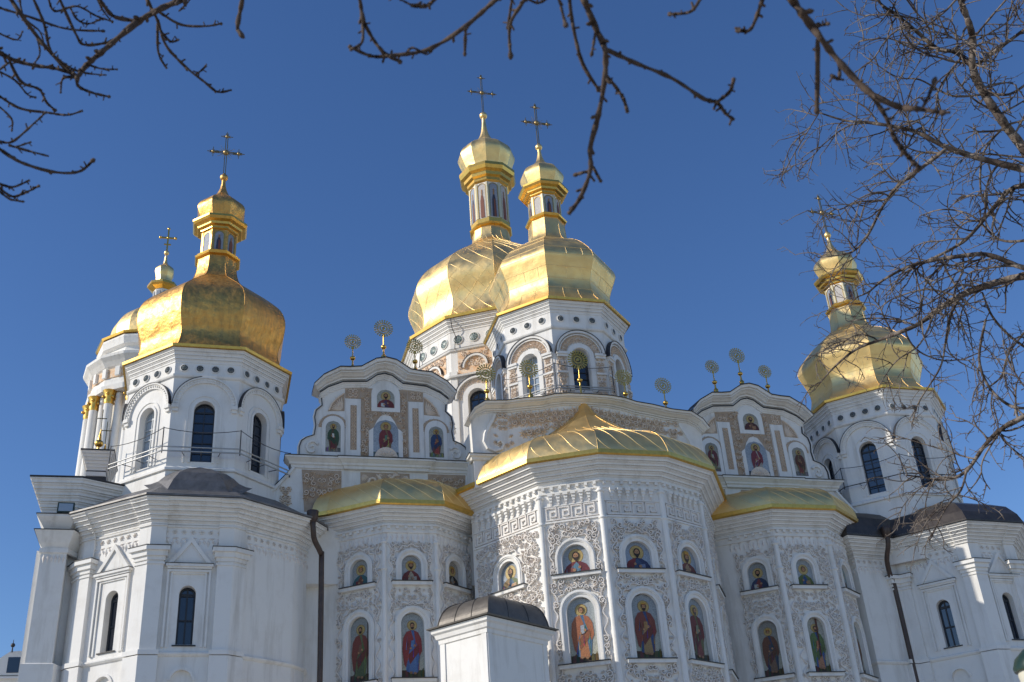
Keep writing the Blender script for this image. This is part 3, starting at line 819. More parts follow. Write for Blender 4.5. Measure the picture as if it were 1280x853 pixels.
def side_gable(xc, dz, mirror, seed, label, pal):
    Y = -.6
    fr = Fr((xc, Y), (xc + 1, Y))
    w, rel, tan, fl = MB(), MB(), MB(), MB()
    rng = random.Random(seed)
    Z = lambda z: z + dz
    half = [(-3.75, 19.1), (-3.75, 19.55), (-3.66, 19.85), (-3.45, 20.02), (-3.12, 20.15), (-3.06, 20.6), (-3.12, 21.0), (-3.05, 21.35), (-2.80, 21.6), (-2.84, 21.95), (-2.84, 22.25)]
    lowc = [(-2.92, 22.12), (-2.55, 22.42), (-1.9, 22.72), (-1.35, 22.76), (-.82, 22.80), (-.62, 22.95), (-.34, 23.17), (0, 23.26)]
    topc = [(-3.22, 22.30), (-2.80, 22.78), (-2.08, 23.22), (-1.6, 23.24), (-1.12, 23.30), (-.86, 23.48), (-.46, 23.74), (0, 23.84)]
    def sym(P): return [(u, Z(z)) for u, z in P] + [(-u, Z(z)) for u, z in P[::-1][1:]]
    body = [(u, Z(z)) for u, z in half] + [(u, z) for u, z in sym(lowc)][1:-1] + [(-u, Z(z)) for u, z in half[::-1]]
    w.prism(fr, body, -.5, 0)
    # black weathered edge of the scrolled shoulders
    for q in (-1, 1):
        pts = [fr.p(q * u, Z(z), -.25) for u, z in half[:10]]
        for a, b in zip(half[:9], half[1:10]):
            A, B = (q * a[0], Z(a[1])), (q * b[0], Z(b[1]))
            o = q * .025
            fl.face([fr.p(A[0] + o, A[1], -.53), fr.p(B[0] + o, B[1], -.53), fr.p(B[0] + o, B[1], .07), fr.p(A[0] + o, A[1], .07)]); fl.face([fr.p(A[0] + o, A[1], .07), fr.p(B[0] + o, B[1], .07), fr.p(B[0] - o * .6, B[1], .07), fr.p(A[0] - o * .6, A[1], .07)])
            w.face([fr.p(A[0] + o * .6, A[1], -.0), fr.p(B[0] + o * .6, B[1], -.0), fr.p(B[0] + o * .6, B[1], .045), fr.p(A[0] + o * .6, A[1], .045)])
            w.face([fr.p(A[0] + o * .6, A[1], .045), fr.p(B[0] + o * .6, B[1], .045), fr.p(B[0] - q * .08, B[1], .045), fr.p(A[0] - q * .08, A[1], .045)])
    # lower moulding with its flashing, then the deep flaring coping
    L0, T0 = sym(lowc), sym(topc)
    L1 = [(u * .985, z - .22) for u, z in L0]
    loft_coping(w, fr, L1, L0, .0, .20, [(0, 0), (.1, .3), (.3, .35), (.5, .6), (.7, .65), (.8, .9), (1, 1)])
    e = lambda P, dd, d0, d1: [fl.face([fr.p(a[0], a[1] + .0, d0), fr.p(b[0], b[1] + .0, d0), fr.p(b[0], b[1] + dd, d1), fr.p(a[0], a[1] + dd, d1)]) for a, b in zip(P, P[1:])]
    e(L0, .0, .0, .235); e(L0, .06, .235, .235); e([(u, z + .06) for u, z in L0], .0, -.1, .235)
    loft_coping(w, fr, [(u, z + .05) for u, z in L0], T0, .06, .72, STEPS)
    e(T0, .055, .745, .745); e([(u, z + .055) for u, z in T0], .12, .745, -.5); e(T0, 0, .70, .745)
    for k in (0, -1):
        q = T0[k]; s_ = -.01 if k == 0 else .01
        fl.face([fr.p(q[0] + s_, q[1] - .02, -.5), fr.p(q[0] + s_, q[1] - .02, .745), fr.p(q[0] + s_, q[1] + .035, .745), fr.p(q[0] + s_, q[1] + .15, -.5)])
    # entablature shelf and lower zone
    w2 = [fr.p(-3.9, 0, 0)[:2], fr.p(3.75, 0, 0)[:2]]
    w.sweep([tuple(fr.p(-4.0, 0, -.45)[:2]), tuple(fr.p(-4.0, 0, 0)[:2]), tuple(fr.p(-1.75, 0, 0)[:2]), tuple(fr.p(-1.75, 0, .08)[:2]), tuple(fr.p(1.85, 0, .08)[:2]), tuple(fr.p(1.85, 0, 0)[:2]), tuple(fr.p(4.0, 0, 0)[:2]), tuple(fr.p(4.0, 0, -.45)[:2])],
            [(0, Z(18.55)), (.06, Z(18.57)), (.08, Z(18.68)), (.14, Z(18.72)), (.16, Z(18.80)), (.30, Z(18.93)), (.34, Z(18.95)), (.34, Z(19.03)), (.0, Z(19.10))])
    fl.sweep([tuple(fr.p(-4.0, 0, -.45)[:2]), tuple(fr.p(-4.0, 0, 0)[:2]), tuple(fr.p(-1.75, 0, 0)[:2]), tuple(fr.p(-1.75, 0, .08)[:2]), tuple(fr.p(1.85, 0, .08)[:2]), tuple(fr.p(1.85, 0, 0)[:2]), tuple(fr.p(4.0, 0, 0)[:2]), tuple(fr.p(4.0, 0, -.45)[:2])],
             [(.34, Z(19.035)), (.37, Z(19.035)), (.37, Z(19.065)), (.0, Z(19.13))])
    low = [(-4.1, 14.0), (4.1, 14.0), (4.1, 17.3), (3.9, 18.55), (-3.9, 18.55), (-4.2, 18.3)] 
    w.prism(fr, [(-3.95, 13.5), (3.95, 13.5), (3.95, Z(18.6)), (-3.95, Z(18.6))], -.5, -.001)
    # raking scroll bracket on the outer side
    q = -1 if not mirror else 1
    S = [(3.7, 18.9), (4.1, 18.35), (4.6, 17.75), (5.0, 17.3), (5.25, 16.9), (5.2, 16.4), (4.9, 16.2), (3.8, 15.9)]
    w.prism(fr, [(q * a, Z(b)) for a, b in S], -.5, -.003)
    T = lambda a, b, c: fr.p(a, Z(b), c)
    stroke(w, T, [(q * a, b) for a, b in [(3.95, 18.55), (4.2, 18.2), (4.65, 17.65), (5.0, 17.25), (5.12, 16.9), (4.95, 16.6), (4.65, 16.6), (4.5, 16.85), (4.65, 17.1), (4.85, 17.0)]], [.09] * 10, .14)
    spiral(rel, T, q * 4.72, 16.88, .22, q, 0, .1)
    fl.face([fr.p(q * a, Z(b) + .03, c) for a, b, c in [(3.85, 18.75, -.5), (3.85, 18.75, .06), (5.15, 17.2, .06), (5.15, 17.2, -.5)]])
    # tan ornament panels
    def panel(P, d=.012): tan.prism(fr, [(u, Z(z)) for u, z in P], -.01, d)
    body_t = [(-1.06, 19.14), (-1.06, 22.58), (1.06, 22.58), (1.06, 19.14)]
    panel(body_t)
    panel([(-1.78, 22.02), (-1.78, 22.6), (-1.07, 22.6), (-1.07, 22.02)]); panel([(1.07, 22.02), (1.07, 22.6), (1.78, 22.6), (1.78, 22.02)])
    for s_ in (-1, 1):
        panel([(s_ * 1.80, 21.38), (s_ * 2.52, 21.34), (s_ * 2.35, 21.75), (s_ * 2.1, 22.05), (s_ * 1.80, 22.28)])
        tan.arch_band(fr, s_ * 2.29, None, Z(20.55), .50, .64, -.01, .03, 0, 14)
        wc = (s_ * 2.29, 20.55)
        for k in range(9):
            a = pi * (k + .5) / 9
            rosette(rel, T, wc[0] + .57 * cos(a), wc[1] + .57 * sin(a), .11, .07, 0, 6)
        for k in range(8):
            leaf(rel, T, s_ * 1.88, 21.40, pi / 2 - s_ * (.1 + k * .19), .62 if k > 2 else .8, .06, .06)
        stroke(rel, T, [(s_ * 2.5, 21.36), (s_ * 2.36, 21.72), (s_ * 2.1, 22.03), (s_ * 1.83, 22.25)], [.04] * 4, .07)
        # white strip pilasters with a beaded insert
        w.box(fr, s_ * 1.42 - .33, s_ * 1.42 + .33, Z(19.12), Z(21.98), -.01, .06)
        tan.box(fr, s_ * 1.40 - .14, s_ * 1.40 + .14, Z(19.5), Z(21.66), .05, .075)
        for k in range(13): rosette(rel, lambda a, b, c: fr.p(a, Z(b), c + .07), s_ * 1.40, 19.62 + k * .163, .11, .06, 0, 6)
        # scroll at the foot of the shoulder
        stroke(w, T, [(s_ * (3.2 + .30 * (1 - .85 * t / 14) * cos(s_ * 0 + 2.6 - t * .62)), 19.52 + .36 * (1 - .85 * t / 14) * sin(2.6 - t * .62)) for t in range(15)], [.075 - .003 * t for t in range(15)], .09)
        relief(rel, fr, min(s_ * 2.95, s_ * 3.4), max(s_ * 2.95, s_ * 3.4), Z(19.95), Z(21.2), lambda u, z, R: True, .24, rng, s_ * 3.02, .05) if s_ == (1 if not mirror else -1) else None
        # frieze panels under the shelf
        P0, P1 = (1.9, 3.6)
        panel([(s_ * P0, 16.6), (s_ * P0, 18.5), (s_ * P1, 18.5), (s_ * (P1 - .15), 16.6)])
        relief(rel, fr, min(s_ * P0, s_ * P1), max(s_ * P0, s_ * P1), Z(17.1), Z(18.5), lambda u, z, R: True, .25, rng, None, .11)
        relief(rel, fr, min(q * 4.0, q * 4.5), max(q * 4.0, q * 4.5), Z(16.4), Z(17.7), lambda u, z, R: True, .22, rng, None, .1) if s_ == q else None
    panel([(-1.08, 17.2), (-1.08, 18.48), (1.08, 18.48), (1.08, 17.2)])
    for s_ in (-1, 1):
        spiral(rel, T, s_ * .52, 18.05, .36, s_, 1.2, .09)
        for k in range(5): leaf(rel, T, s_ * 1.0, 18.4, -pi / 2 - s_ * .25 * k, .4, .06, .06)
    okc = not_arch([(0.04, Z(21.42), Z(22.25), .66)])
    ok2 = lambda u, z, R: okc(u, z, R) and not (abs(u - .04) < .74 + R * .3 and z < Z(20.55)) and hypot(u - .04, max(0, z - Z(20.5))) > .78 + R * .2
    relief(rel, fr, -1.05, 1.05, Z(19.15), Z(22.58), ok2, .185, rng, .03, .12)
    relief(rel, fr, -1.78, -1.08, Z(22.05), Z(22.6), okc, .22, rng, None, .07); relief(rel, fr, 1.08, 1.78, Z(22.05), Z(22.6), okc, .22, rng, None, .07)
    # icon surrounds
    w.prism(fr, [(-.60, Z(21.42)), (.70, Z(21.42)), (.70, Z(22.3))] + [(.05 + .65 * cos(a), Z(22.3) + .62 * sin(a)) for a in [pi * k / 12 for k in range(1, 12)]] + [(-.60, Z(22.3))], -.01, .07)
    # ogee surround of the middle niche
    O = [(-.72, 19.14), (-.72, 20.45), (-.50, 20.62), (-.36, 20.95), (-.18, 21.2), (.04, 21.3), (.26, 21.2), (.44, 20.95), (.58, 20.62), (.80, 20.45), (.80, 19.14)]
    w.prism(fr, [(u, Z(z)) for u, z in O], -.01, .065)
    for s_, c_ in ((-1, -2.29), (1, 2.32)):
        w.prism(fr, [(c_ - .5, Z(19.16)), (c_ + .5, Z(19.16)), (c_ + .5, Z(20.6))] + [(c_ + .5 * cos(a), Z(20.6) + .5 * sin(a)) for a in [pi * k / 12 for k in range(1, 12)]] + [(c_ - .5, Z(20.6))], -.01, .06)
    gb = w.build('gable', PLASTER, CATH, label)
    tan.build('ornament_ground', TAN, gb); rel.build('stucco_relief', STUCCO, gb); fl.build('coping_flashing', FLASH, gb)
    icon(fr, .05, Z(21.62), Z(22.12), .40, .075, 'half', PAL[pal[0]], seed + 1, gb, pal[4])
    icon(fr, .04, Z(19.2), Z(20.45), .56, .07, 'full', PAL[pal[1]], seed + 2, gb, pal[5], ground='#6a7a84')
    icon(fr, -2.29, Z(19.36), Z(20.52), .33, .065, 'full', PAL[pal[2]], seed + 3, gb, pal[6])
    icon(fr, 2.32, Z(19.30), Z(20.48), .33, .065, 'full', PAL[pal[3]], seed + 4, gb, pal[7])
    # shell below the middle figure
    sh = MB()
    sh.prism(fr, [(.04 + .52 * cos(pi * k / 12), Z(19.14) + .52 * sin(pi * k / 12)) for k in range(13)], .06, .13)
    for k in range(9): leaf(sh, lambda a, b, c: fr.p(a, Z(b), c + .13), .04, 19.16, pi * (k + .5) / 9, .5, .07, .07)
    sh.build('shell_ornament', STUCCO, gb)
    fl2 = MB()
    return gb
PAL.update(
 g1=('#8a2626', '#7a2222', '#5a3a5a', '#3a2216', '#a8a68c', '#c9ccc8'), g2=('#8a6a3a', '#8a2a2a', '#a8a060', '#6a4a30', '#8fa4b8', '#5a8a6a', 'crown', 'none'),
 g3=('#6a4a2a', '#3a5a3a', '#7a2a24', '#3a2216', '#a8a68c', '#e0ddd0', 'crown', 'beard'), g4=('#7a4a2a', '#2a4a7a', '#b03a28', '#5a3a24', '#a8a68c', '#a86a3a', 'mitre', 'beard'),
 h1=('#5a2422', '#5a2422', '#8a5a3a', '#3a2216', '#a89f80', '#b07a4a'), h2=('#b8b0a0', '#8a2a3a', '#b8b0a4', '#4a2c1a', '#8fa4b8', '#a84a4a'), h3=('#9a8a50', '#7a3030', '#8a8a5a', '#3a2216', '#9f987c', '#c8c4b0'), h4=('#7a6a3a', '#6a3a24', '#8a3a28', '#4a3020', '#9f987c', '#8a6a3a'))
gL = side_gable(-9.22, 0, False, 41, 'left gable with curling coping and four icons', ('g1', 'g2', 'g3', 'g4', 'arched icon of a bearded figure in crimson at the top', 'icon of a crowned saint in red and gold', 'icon of a saint with an open white scroll', 'icon of a bishop in orange and blue'))
gR = side_gable(8.84, -.22, True, 43, 'right gable with curling coping and four icons', ('h1', 'h2', 'h3', 'h4', 'arched icon of a mother and child at the top', 'icon of a white robed figure in a red cloak', 'icon of a saint in pale gold and brown', 'icon of a saint in brown'))
for x, zb, zz, zd, r in ((-10.69, 23.55, 24.0, 24.86, .39), (-9.26, 24.2, 24.68, 25.68, .46), (-7.8, 23.6, 24.02, 24.83, .40)): finial(x, -.75, zb - .02, zz, zd, r, gL)
for x, zb, zz, zd, r in ((10.16, 23.4, 23.83, 24.68, .37), (8.76, 24.0, 24.46, 25.5, .44), (7.27, 23.45, 23.88, 24.76, .38)): finial(x, -.75, zb - .02, zz, zd, r, gR)

# central gable
def central_gable():
    xc, Y = -.38, -2.9
    fr = Fr((xc, Y), (xc + 1, Y))
    w, rel, tan, fl = MB(), MB(), MB(), MB()
    rng = random.Random(77)
    low = [(-5.42, 20.02), (-5.15, 20.33), (-4.75, 20.52), (-3.6, 20.62), (-2.9, 20.74), (-2.2, 20.84), (-1.7, 20.98), (-1.1, 21.10), (0, 21.12)]
    top = [(-5.62, 20.10), (-5.35, 20.52), (-4.85, 20.86), (-3.9, 20.92), (-3.0, 21.10), (-2.2, 21.20), (-1.65, 21.36), (-1.0, 21.44), (0, 21.46)]
    sym = lambda P: P + [(-u, z) for u, z in P[::-1][1:]]
    L0, T0 = sym(low), sym(top)
    w.prism(fr, [(-5.35, 17.05)] + L0 + [(5.35, 17.05)], -.55, 0)
    loft_coping(w, fr, L0, T0, .0, .55, STEPS)
    for a, b in zip(T0, T0[1:]):
        fl.face([fr.p(a[0], a[1], .57), fr.p(b[0], b[1], .57), fr.p(b[0], b[1] + .04, .57), fr.p(a[0], a[1] + .04, .57)])
        fl.face([fr.p(a[0], a[1] + .04, .57), fr.p(b[0], b[1] + .04, .57), fr.p(b[0], b[1] + .12, -.55), fr.p(a[0], a[1] + .12, -.55)])
    # pedestal mouldings at both ends
    for s_ in (-1, 1):
        x0, x1 = (-5.42, -4.1) if s_ < 0 else (4.1, 5.42)
        w.sweep([tuple(fr.p(x0, 0, -.5)[:2]), tuple(fr.p(x0, 0, .02)[:2]), tuple(fr.p(x1, 0, .02)[:2]), tuple(fr.p(x1, 0, -.5)[:2])], [(0, 18.25), (.05, 18.28), (.08, 18.38), (.16, 18.42), (.18, 18.50), (.0, 18.54)])
        fl.sweep([tuple(fr.p(x0, 0, -.5)[:2]), tuple(fr.p(x0, 0, .02)[:2]), tuple(fr.p(x1, 0, .02)[:2]), tuple(fr.p(x1, 0, -.5)[:2])], [(.18, 18.502), (.20, 18.502), (.20, 18.53), (.0, 18.57)])
        T = lambda a, b, c: fr.p(a, b, c)
        stroke(w, T, [(s_ * u, z) for u, z in [(4.35, 20.45), (4.45, 20.2), (4.62, 19.9), (4.80, 19.5), (4.86, 19.15), (4.72, 18.85), (4.42, 18.72), (4.12, 18.82), (4.02, 19.05), (4.15, 19.22), (4.32, 19.1)]], [.09, .1, .1, .1, .1, .1, .1, .09, .08, .07, .05], .12)
        leaf(rel, T, s_ * 4.6, 17.8, 1.2, .5, .16, .1); rosette(rel, T, s_ * 4.7, 18.0, .22, .09)
        relief(rel, fr, min(s_ * 3.5, s_ * 4.5), max(s_ * 3.5, s_ * 4.5), 18.9, 20.5, lambda u, z, R: abs(u) < 4.75 and not hypot(abs(u) - 4.0, z - 19.4) < .25, .27, rng, None, .09)
    # swag of flowers following the coping
    k = 17
    for i in range(k * 2 + 1):
        u = -3.45 + 6.9 * i / (k * 2)
        if abs(u) < .15: continue
        base = 20.58 + .5 * (1 - abs(u) / 3.4) 
        for j in range(3):
            zz = base - .16 - j * .27 - rng.uniform(0, .08) - (.25 if abs(abs(u) - 2.55) < .5 and j == 2 else 0)
            if j == 2 and not (abs(abs(u) - 2.5) < .55 or abs(abs(u) - 1.1) < .6): continue
            T = lambda a, b, c: fr.p(a, b, c)
            if (i + j) % 2 == 0:
                rosette(rel, T, u, zz, rng.uniform(.24, .30), .09, 0, 8, rng.uniform(0, 3))
                rosette(rel, T, u, zz, .13, .14, 0, 6, rng.uniform(0, 3))
            else:
                spiral(rel, T, u, zz, .15, rng.choice((-1, 1)), rng.uniform(0, 6), .1)
    gb = w.build('gable', PLASTER, CATH, 'wide central gable with a flower garland and pedimented ends')
    rel.build('stucco_relief', STUCCO, gb); fl.build('coping_flashing', FLASH, gb)
    return gb
gC = central_gable()
for x, zz, zd, r in ((-5.0, 21.6, 22.5, .46), (-2.99, 21.94, 22.85, .46), (-.59, 22.42, 23.48, .50), (1.56, 21.85, 22.7, .42), (3.48, 21.5, 22.4, .42)): finial(x, -2.9, zz - .45 if abs(x) > 1 else 21.4, zz, zd, r, gC)
# ---------- towers
def medallion(fr, u, z, r, d, parent, mat):
    mb = MB()
    rows = []
    for rr, dd in ((r * 1.12, 0), (r * 1.12, .035), (r * .95, .05), (r * .93, .02), (r * .6, .06), (0.01, .085)):
        rows.append([fr.p(u + rr * cos(2 * pi * k / 14), z + rr * sin(2 * pi * k / 14), d + dd) for k in range(14)])
    mb.grid(rows[:4], 1, closed=True); mb.grid(rows[3:], 0, closed=True, smooth=True)
    for k in range(8): leaf(mb, lambda a, b, c: fr.p(a, b, d + .05 + c), u, z, 2 * pi * k / 8, r * .85, r * .2, .03, 2)
    return mb.build('rosette', [mat, PLASTER, FRAME_W if mat is PATINA else GREYW], parent)
GREYW = material('grey_weathered_relief', (.25, .27, .27), .6)

def cross(x, y, zb, h, wd, parent, label=None):
    mb = MB()
    fr = Fr((x - 1, y), (x + 1, y)); c = 1.0
    za = zb + h * .50
    for o in (-.045, .045): mb.box(fr, c + o - .02, c + o + .02, zb, zb + h * .93, -.02, .02)
    for o in (-.045, .045): mb.box(fr, c - wd / 2 * .9, c + wd / 2 * .9, za + o - .018, za + o + .018, -.021, .019)
    mb.ball((x, y, za), .15, 0, 10)
    mb.ball((x, y, zb + .02), .09, 0, 8)
    for (u, z, r) in ((c - wd * .36, za, .095), (c + wd * .36, za, .095), (c, zb + h * .86, .095)):
        mb.ball(fr.p(u, z), r, 0, 8)
        for k in range(8):
            a = 2 * pi * k / 8 + .39; mb.prism(fr, [(u + .06 * cos(a + .3), z + .06 * sin(a + .3)), (u + .21 * cos(a), z + .21 * sin(a)), (u + .06 * cos(a - .3), z + .06 * sin(a - .3))], -.01, .01)
        for a in (0, pi / 2, pi, 3 * pi / 2):
            if (u == c and a == 3 * pi / 2): continue
            mb.box(fr, u + (.0 if cos(a) > -.5 else -.30) - (.017 if abs(cos(a)) < .5 else 0), u + (.30 if cos(a) > .5 else .0) + (.017 if abs(cos(a)) < .5 else 0),
                   z + (-.30 if sin(a) < -.5 else 0) - (.017 if abs(sin(a)) < .5 else 0), z + (.30 if sin(a) > .5 else 0) + (.017 if abs(sin(a)) < .5 else 0), -.012, .012)
    for k in range(16):
        a = 2 * pi * k / 16 + .2
        L = .52 if k % 2 else .38
        mb.prism(fr, [(c + .1 * cos(a + .15), za + .1 * sin(a + .15)), (c + L * cos(a), za + L * sin(a)), (c + .1 * cos(a - .15), za + .1 * sin(a - .15))], -.01, .01)
    return mb.build('cross', IRON, parent, label)

def onion(cx, cy, ze, prof, n, rot, gold, tower, seams, label=None):
    P = spline([(r, z + ze) for r, z in prof], 5)
    mb = MB(); mb.dome(cx, cy, P, n, rot, 0)
    sm = mb
    def S(j, s, t):
        x = t * (len(P) - 1); k = min(int(x), len(P) - 2); f = x - k
        r, z = P[k][0] * (1 - f) + P[k + 1][0] * f, P[k][1] * (1 - f) + P[k + 1][1] * f
        a0 = radians(-90 - 180 / n + 360 / n * j + rot); a1 = a0 + 2 * pi / n; r += .006
        return Vector((cx + r * (cos(a0) * (1 - s) + cos(a1) * s), cy + r * (sin(a0) * (1 - s) + sin(a1) * s), z))
    for j in range(n):
        sm.tube([S(j, 0, q / 40) for q in range(41)], .007, 4, 0)
        if seams == 'diag':
            for dr in (1, -1):
                c = -3.0
                while c < 3.5:
                    pts = [S(j, c + dr * q / 40 * 3.0, q / 40 * .93) for q in range(41) if 0 < c + dr * q / 40 * 3.0 < 1]
                    if len(pts) > 2: sm.tube(pts, .005 if dr > 0 else .013, 4, 1)
                    c += .38
        elif seams == 'rings':
            for t in (.16, .24, .32, .41, .50, .60, .70, .8):
                sm.tube([S(j, 0, t), S(j, 1, t)], .009, 4, 1)
            for s in (.33, .67):
                for a, b in ((.0, .16), (.24, .32), (.41, .5)): sm.tube([S(j, s + .12 * (a > .2), a + (b - a) * q / 5) for q in range(6)], .007, 4, 1)
    return mb.build('dome', [gold, SEAM if seams != 'none' else gold], tower, label)

def lantern(cx, cy, z, spec, n, rot, tower, gold, pal):
    """z: base; spec: (r_body, r_base, z_base_top, z_body_top, r_cornice, z_cornice_top)"""
    rb, r0, zb, zt, rc, zc = spec
    mb = MB()
    mb.dome(cx, cy, [(r0 * .95, z), (r0 * 1.12, z + .06), (r0 * 1.16, z + .14), (r0 * 1.02, z + .20), (r0 * 1.05, z + .27), (rb * 1.02, zb)], n, rot, 1, False)
    mb.dome(cx, cy, [(rb, zb), (rb, zt)], n, rot, 0, False)
    k = zc - zt
    mb.dome(cx, cy, [(rb, zt), (rb + (rc - rb) * .2, zt + k * .1), (rb + (rc - rb) * .22, zt + k * .28), (rb + (rc - rb) * .5, zt + k * .34), (rb + (rc - rb) * .55, zt + k * .52), (rb + (rc - rb) * .86, zt + k * .62), (rc, zt + k * .80), (rc, zt + k * .97), (rb * .9, zc + .05)], n, rot, 1, False)
    P = octpath(cx, cy, rb, n, rot)
    H = zt - zb
    for i in range(n):
        A, B = P[i], P[(i + 1) % n]
        fr = Fr(A, B); w = fr.w
        mb.box(fr, -.025 * w, .11 * w, zb + .02, zt - .01, -.03, .045, 7)
        mb.box(fr, .89 * w, 1.025 * w, zb + .021, zt - .011, -.03, .046, 7)
        hw = .33 * w
        mb.arch_band(fr, w / 2, zb + .05, zt - .06 - hw * 1.15, hw, hw * 1.15, 0, .04, 1, 8)
        mb.arch_panel(fr, w / 2, zb + .05, zt - .06 - hw * 1.15, hw, .012, 2 if i % 2 == 0 else 3, 8)
        # small robed figure painted in the arch
        u = w / 2
        if i != 7 and pal:
            for pts, m in (([(-.5, 0), (-.45, .5), (-.22, .66), (.22, .66), (.45, .5), (.5, 0)], 4 + i % 2), ([(-.1, 0), (-.05, .55), (.3, .5), (.42, 0)], 5 - i % 2), ([(-.16, .66), (-.16, .84), (.16, .84), (.16, .66)], 6)):
                mb.face([fr.p(u + a * hw, zb + .06 + b * (H - .2), .016 + .004 * m) for a, b in pts], m)
    dark = gold is GOLD_D
    return mb.build('lantern', [GOLD_D if dark else PLASTER, GOLD_TRIM, NICHE, NICHE if dark else NICHE2, ROBE1, ROBE2, FACE_, GOLD_D if dark else PALEGILT], tower)
PALEGILT = material('pale_gilded_frame', (.80, .68, .42), .4, .7)
NICHE = material('grey_blue_painted_niche', (.30, .34, .40), .6, noise=(9, (.20, .22, .27), .4, .7))
NICHE2 = material('pale_painted_niche', (.55, .52, .48), .6, noise=(9, (.40, .36, .34), .4, .7))
ROBE1 = material('painted_dark_robe', C('#3c3a48'), .6); ROBE2 = material('painted_red_robe', C('#7a4a38'), .6); FACE_ = material('painted_faces', C('#9a7450'), .6)

DOME8L = [(3.72, .04), (3.42, .35), (3.24, .8), (3.20, 1.2), (3.32, 1.6), (3.44, 2.0), (3.50, 2.5), (3.45, 2.95), (3.25, 3.4), (2.90, 3.78), (2.40, 4.22), (1.90, 4.62), (1.45, 4.98), (1.20, 5.2), (1.06, 5.5), (.98, 5.9), (.96, 6.5)]
DOME8 = [(3.62, .04), (3.30, .4), (3.02, .8), (2.88, 1.25), (2.88, 1.65), (3.0, 2.05), (3.18, 2.5), (3.30, 2.85), (3.24, 3.15), (3.02, 3.5), (2.75, 3.85), (2.42, 4.2), (2.08, 4.5), (1.65, 4.78), (1.26, 5.02), (1.08, 5.3), (1.0, 5.7), (.96, 6.5)]
CAP8 = [(.96, 0), (.97, .15), (1.07, .42), (1.19, .75), (1.20, .95), (1.08, 1.2), (.84, 1.43), (.56, 1.65), (.32, 1.93), (.17, 2.3), (.10, 2.7), (.07, 3.15)]

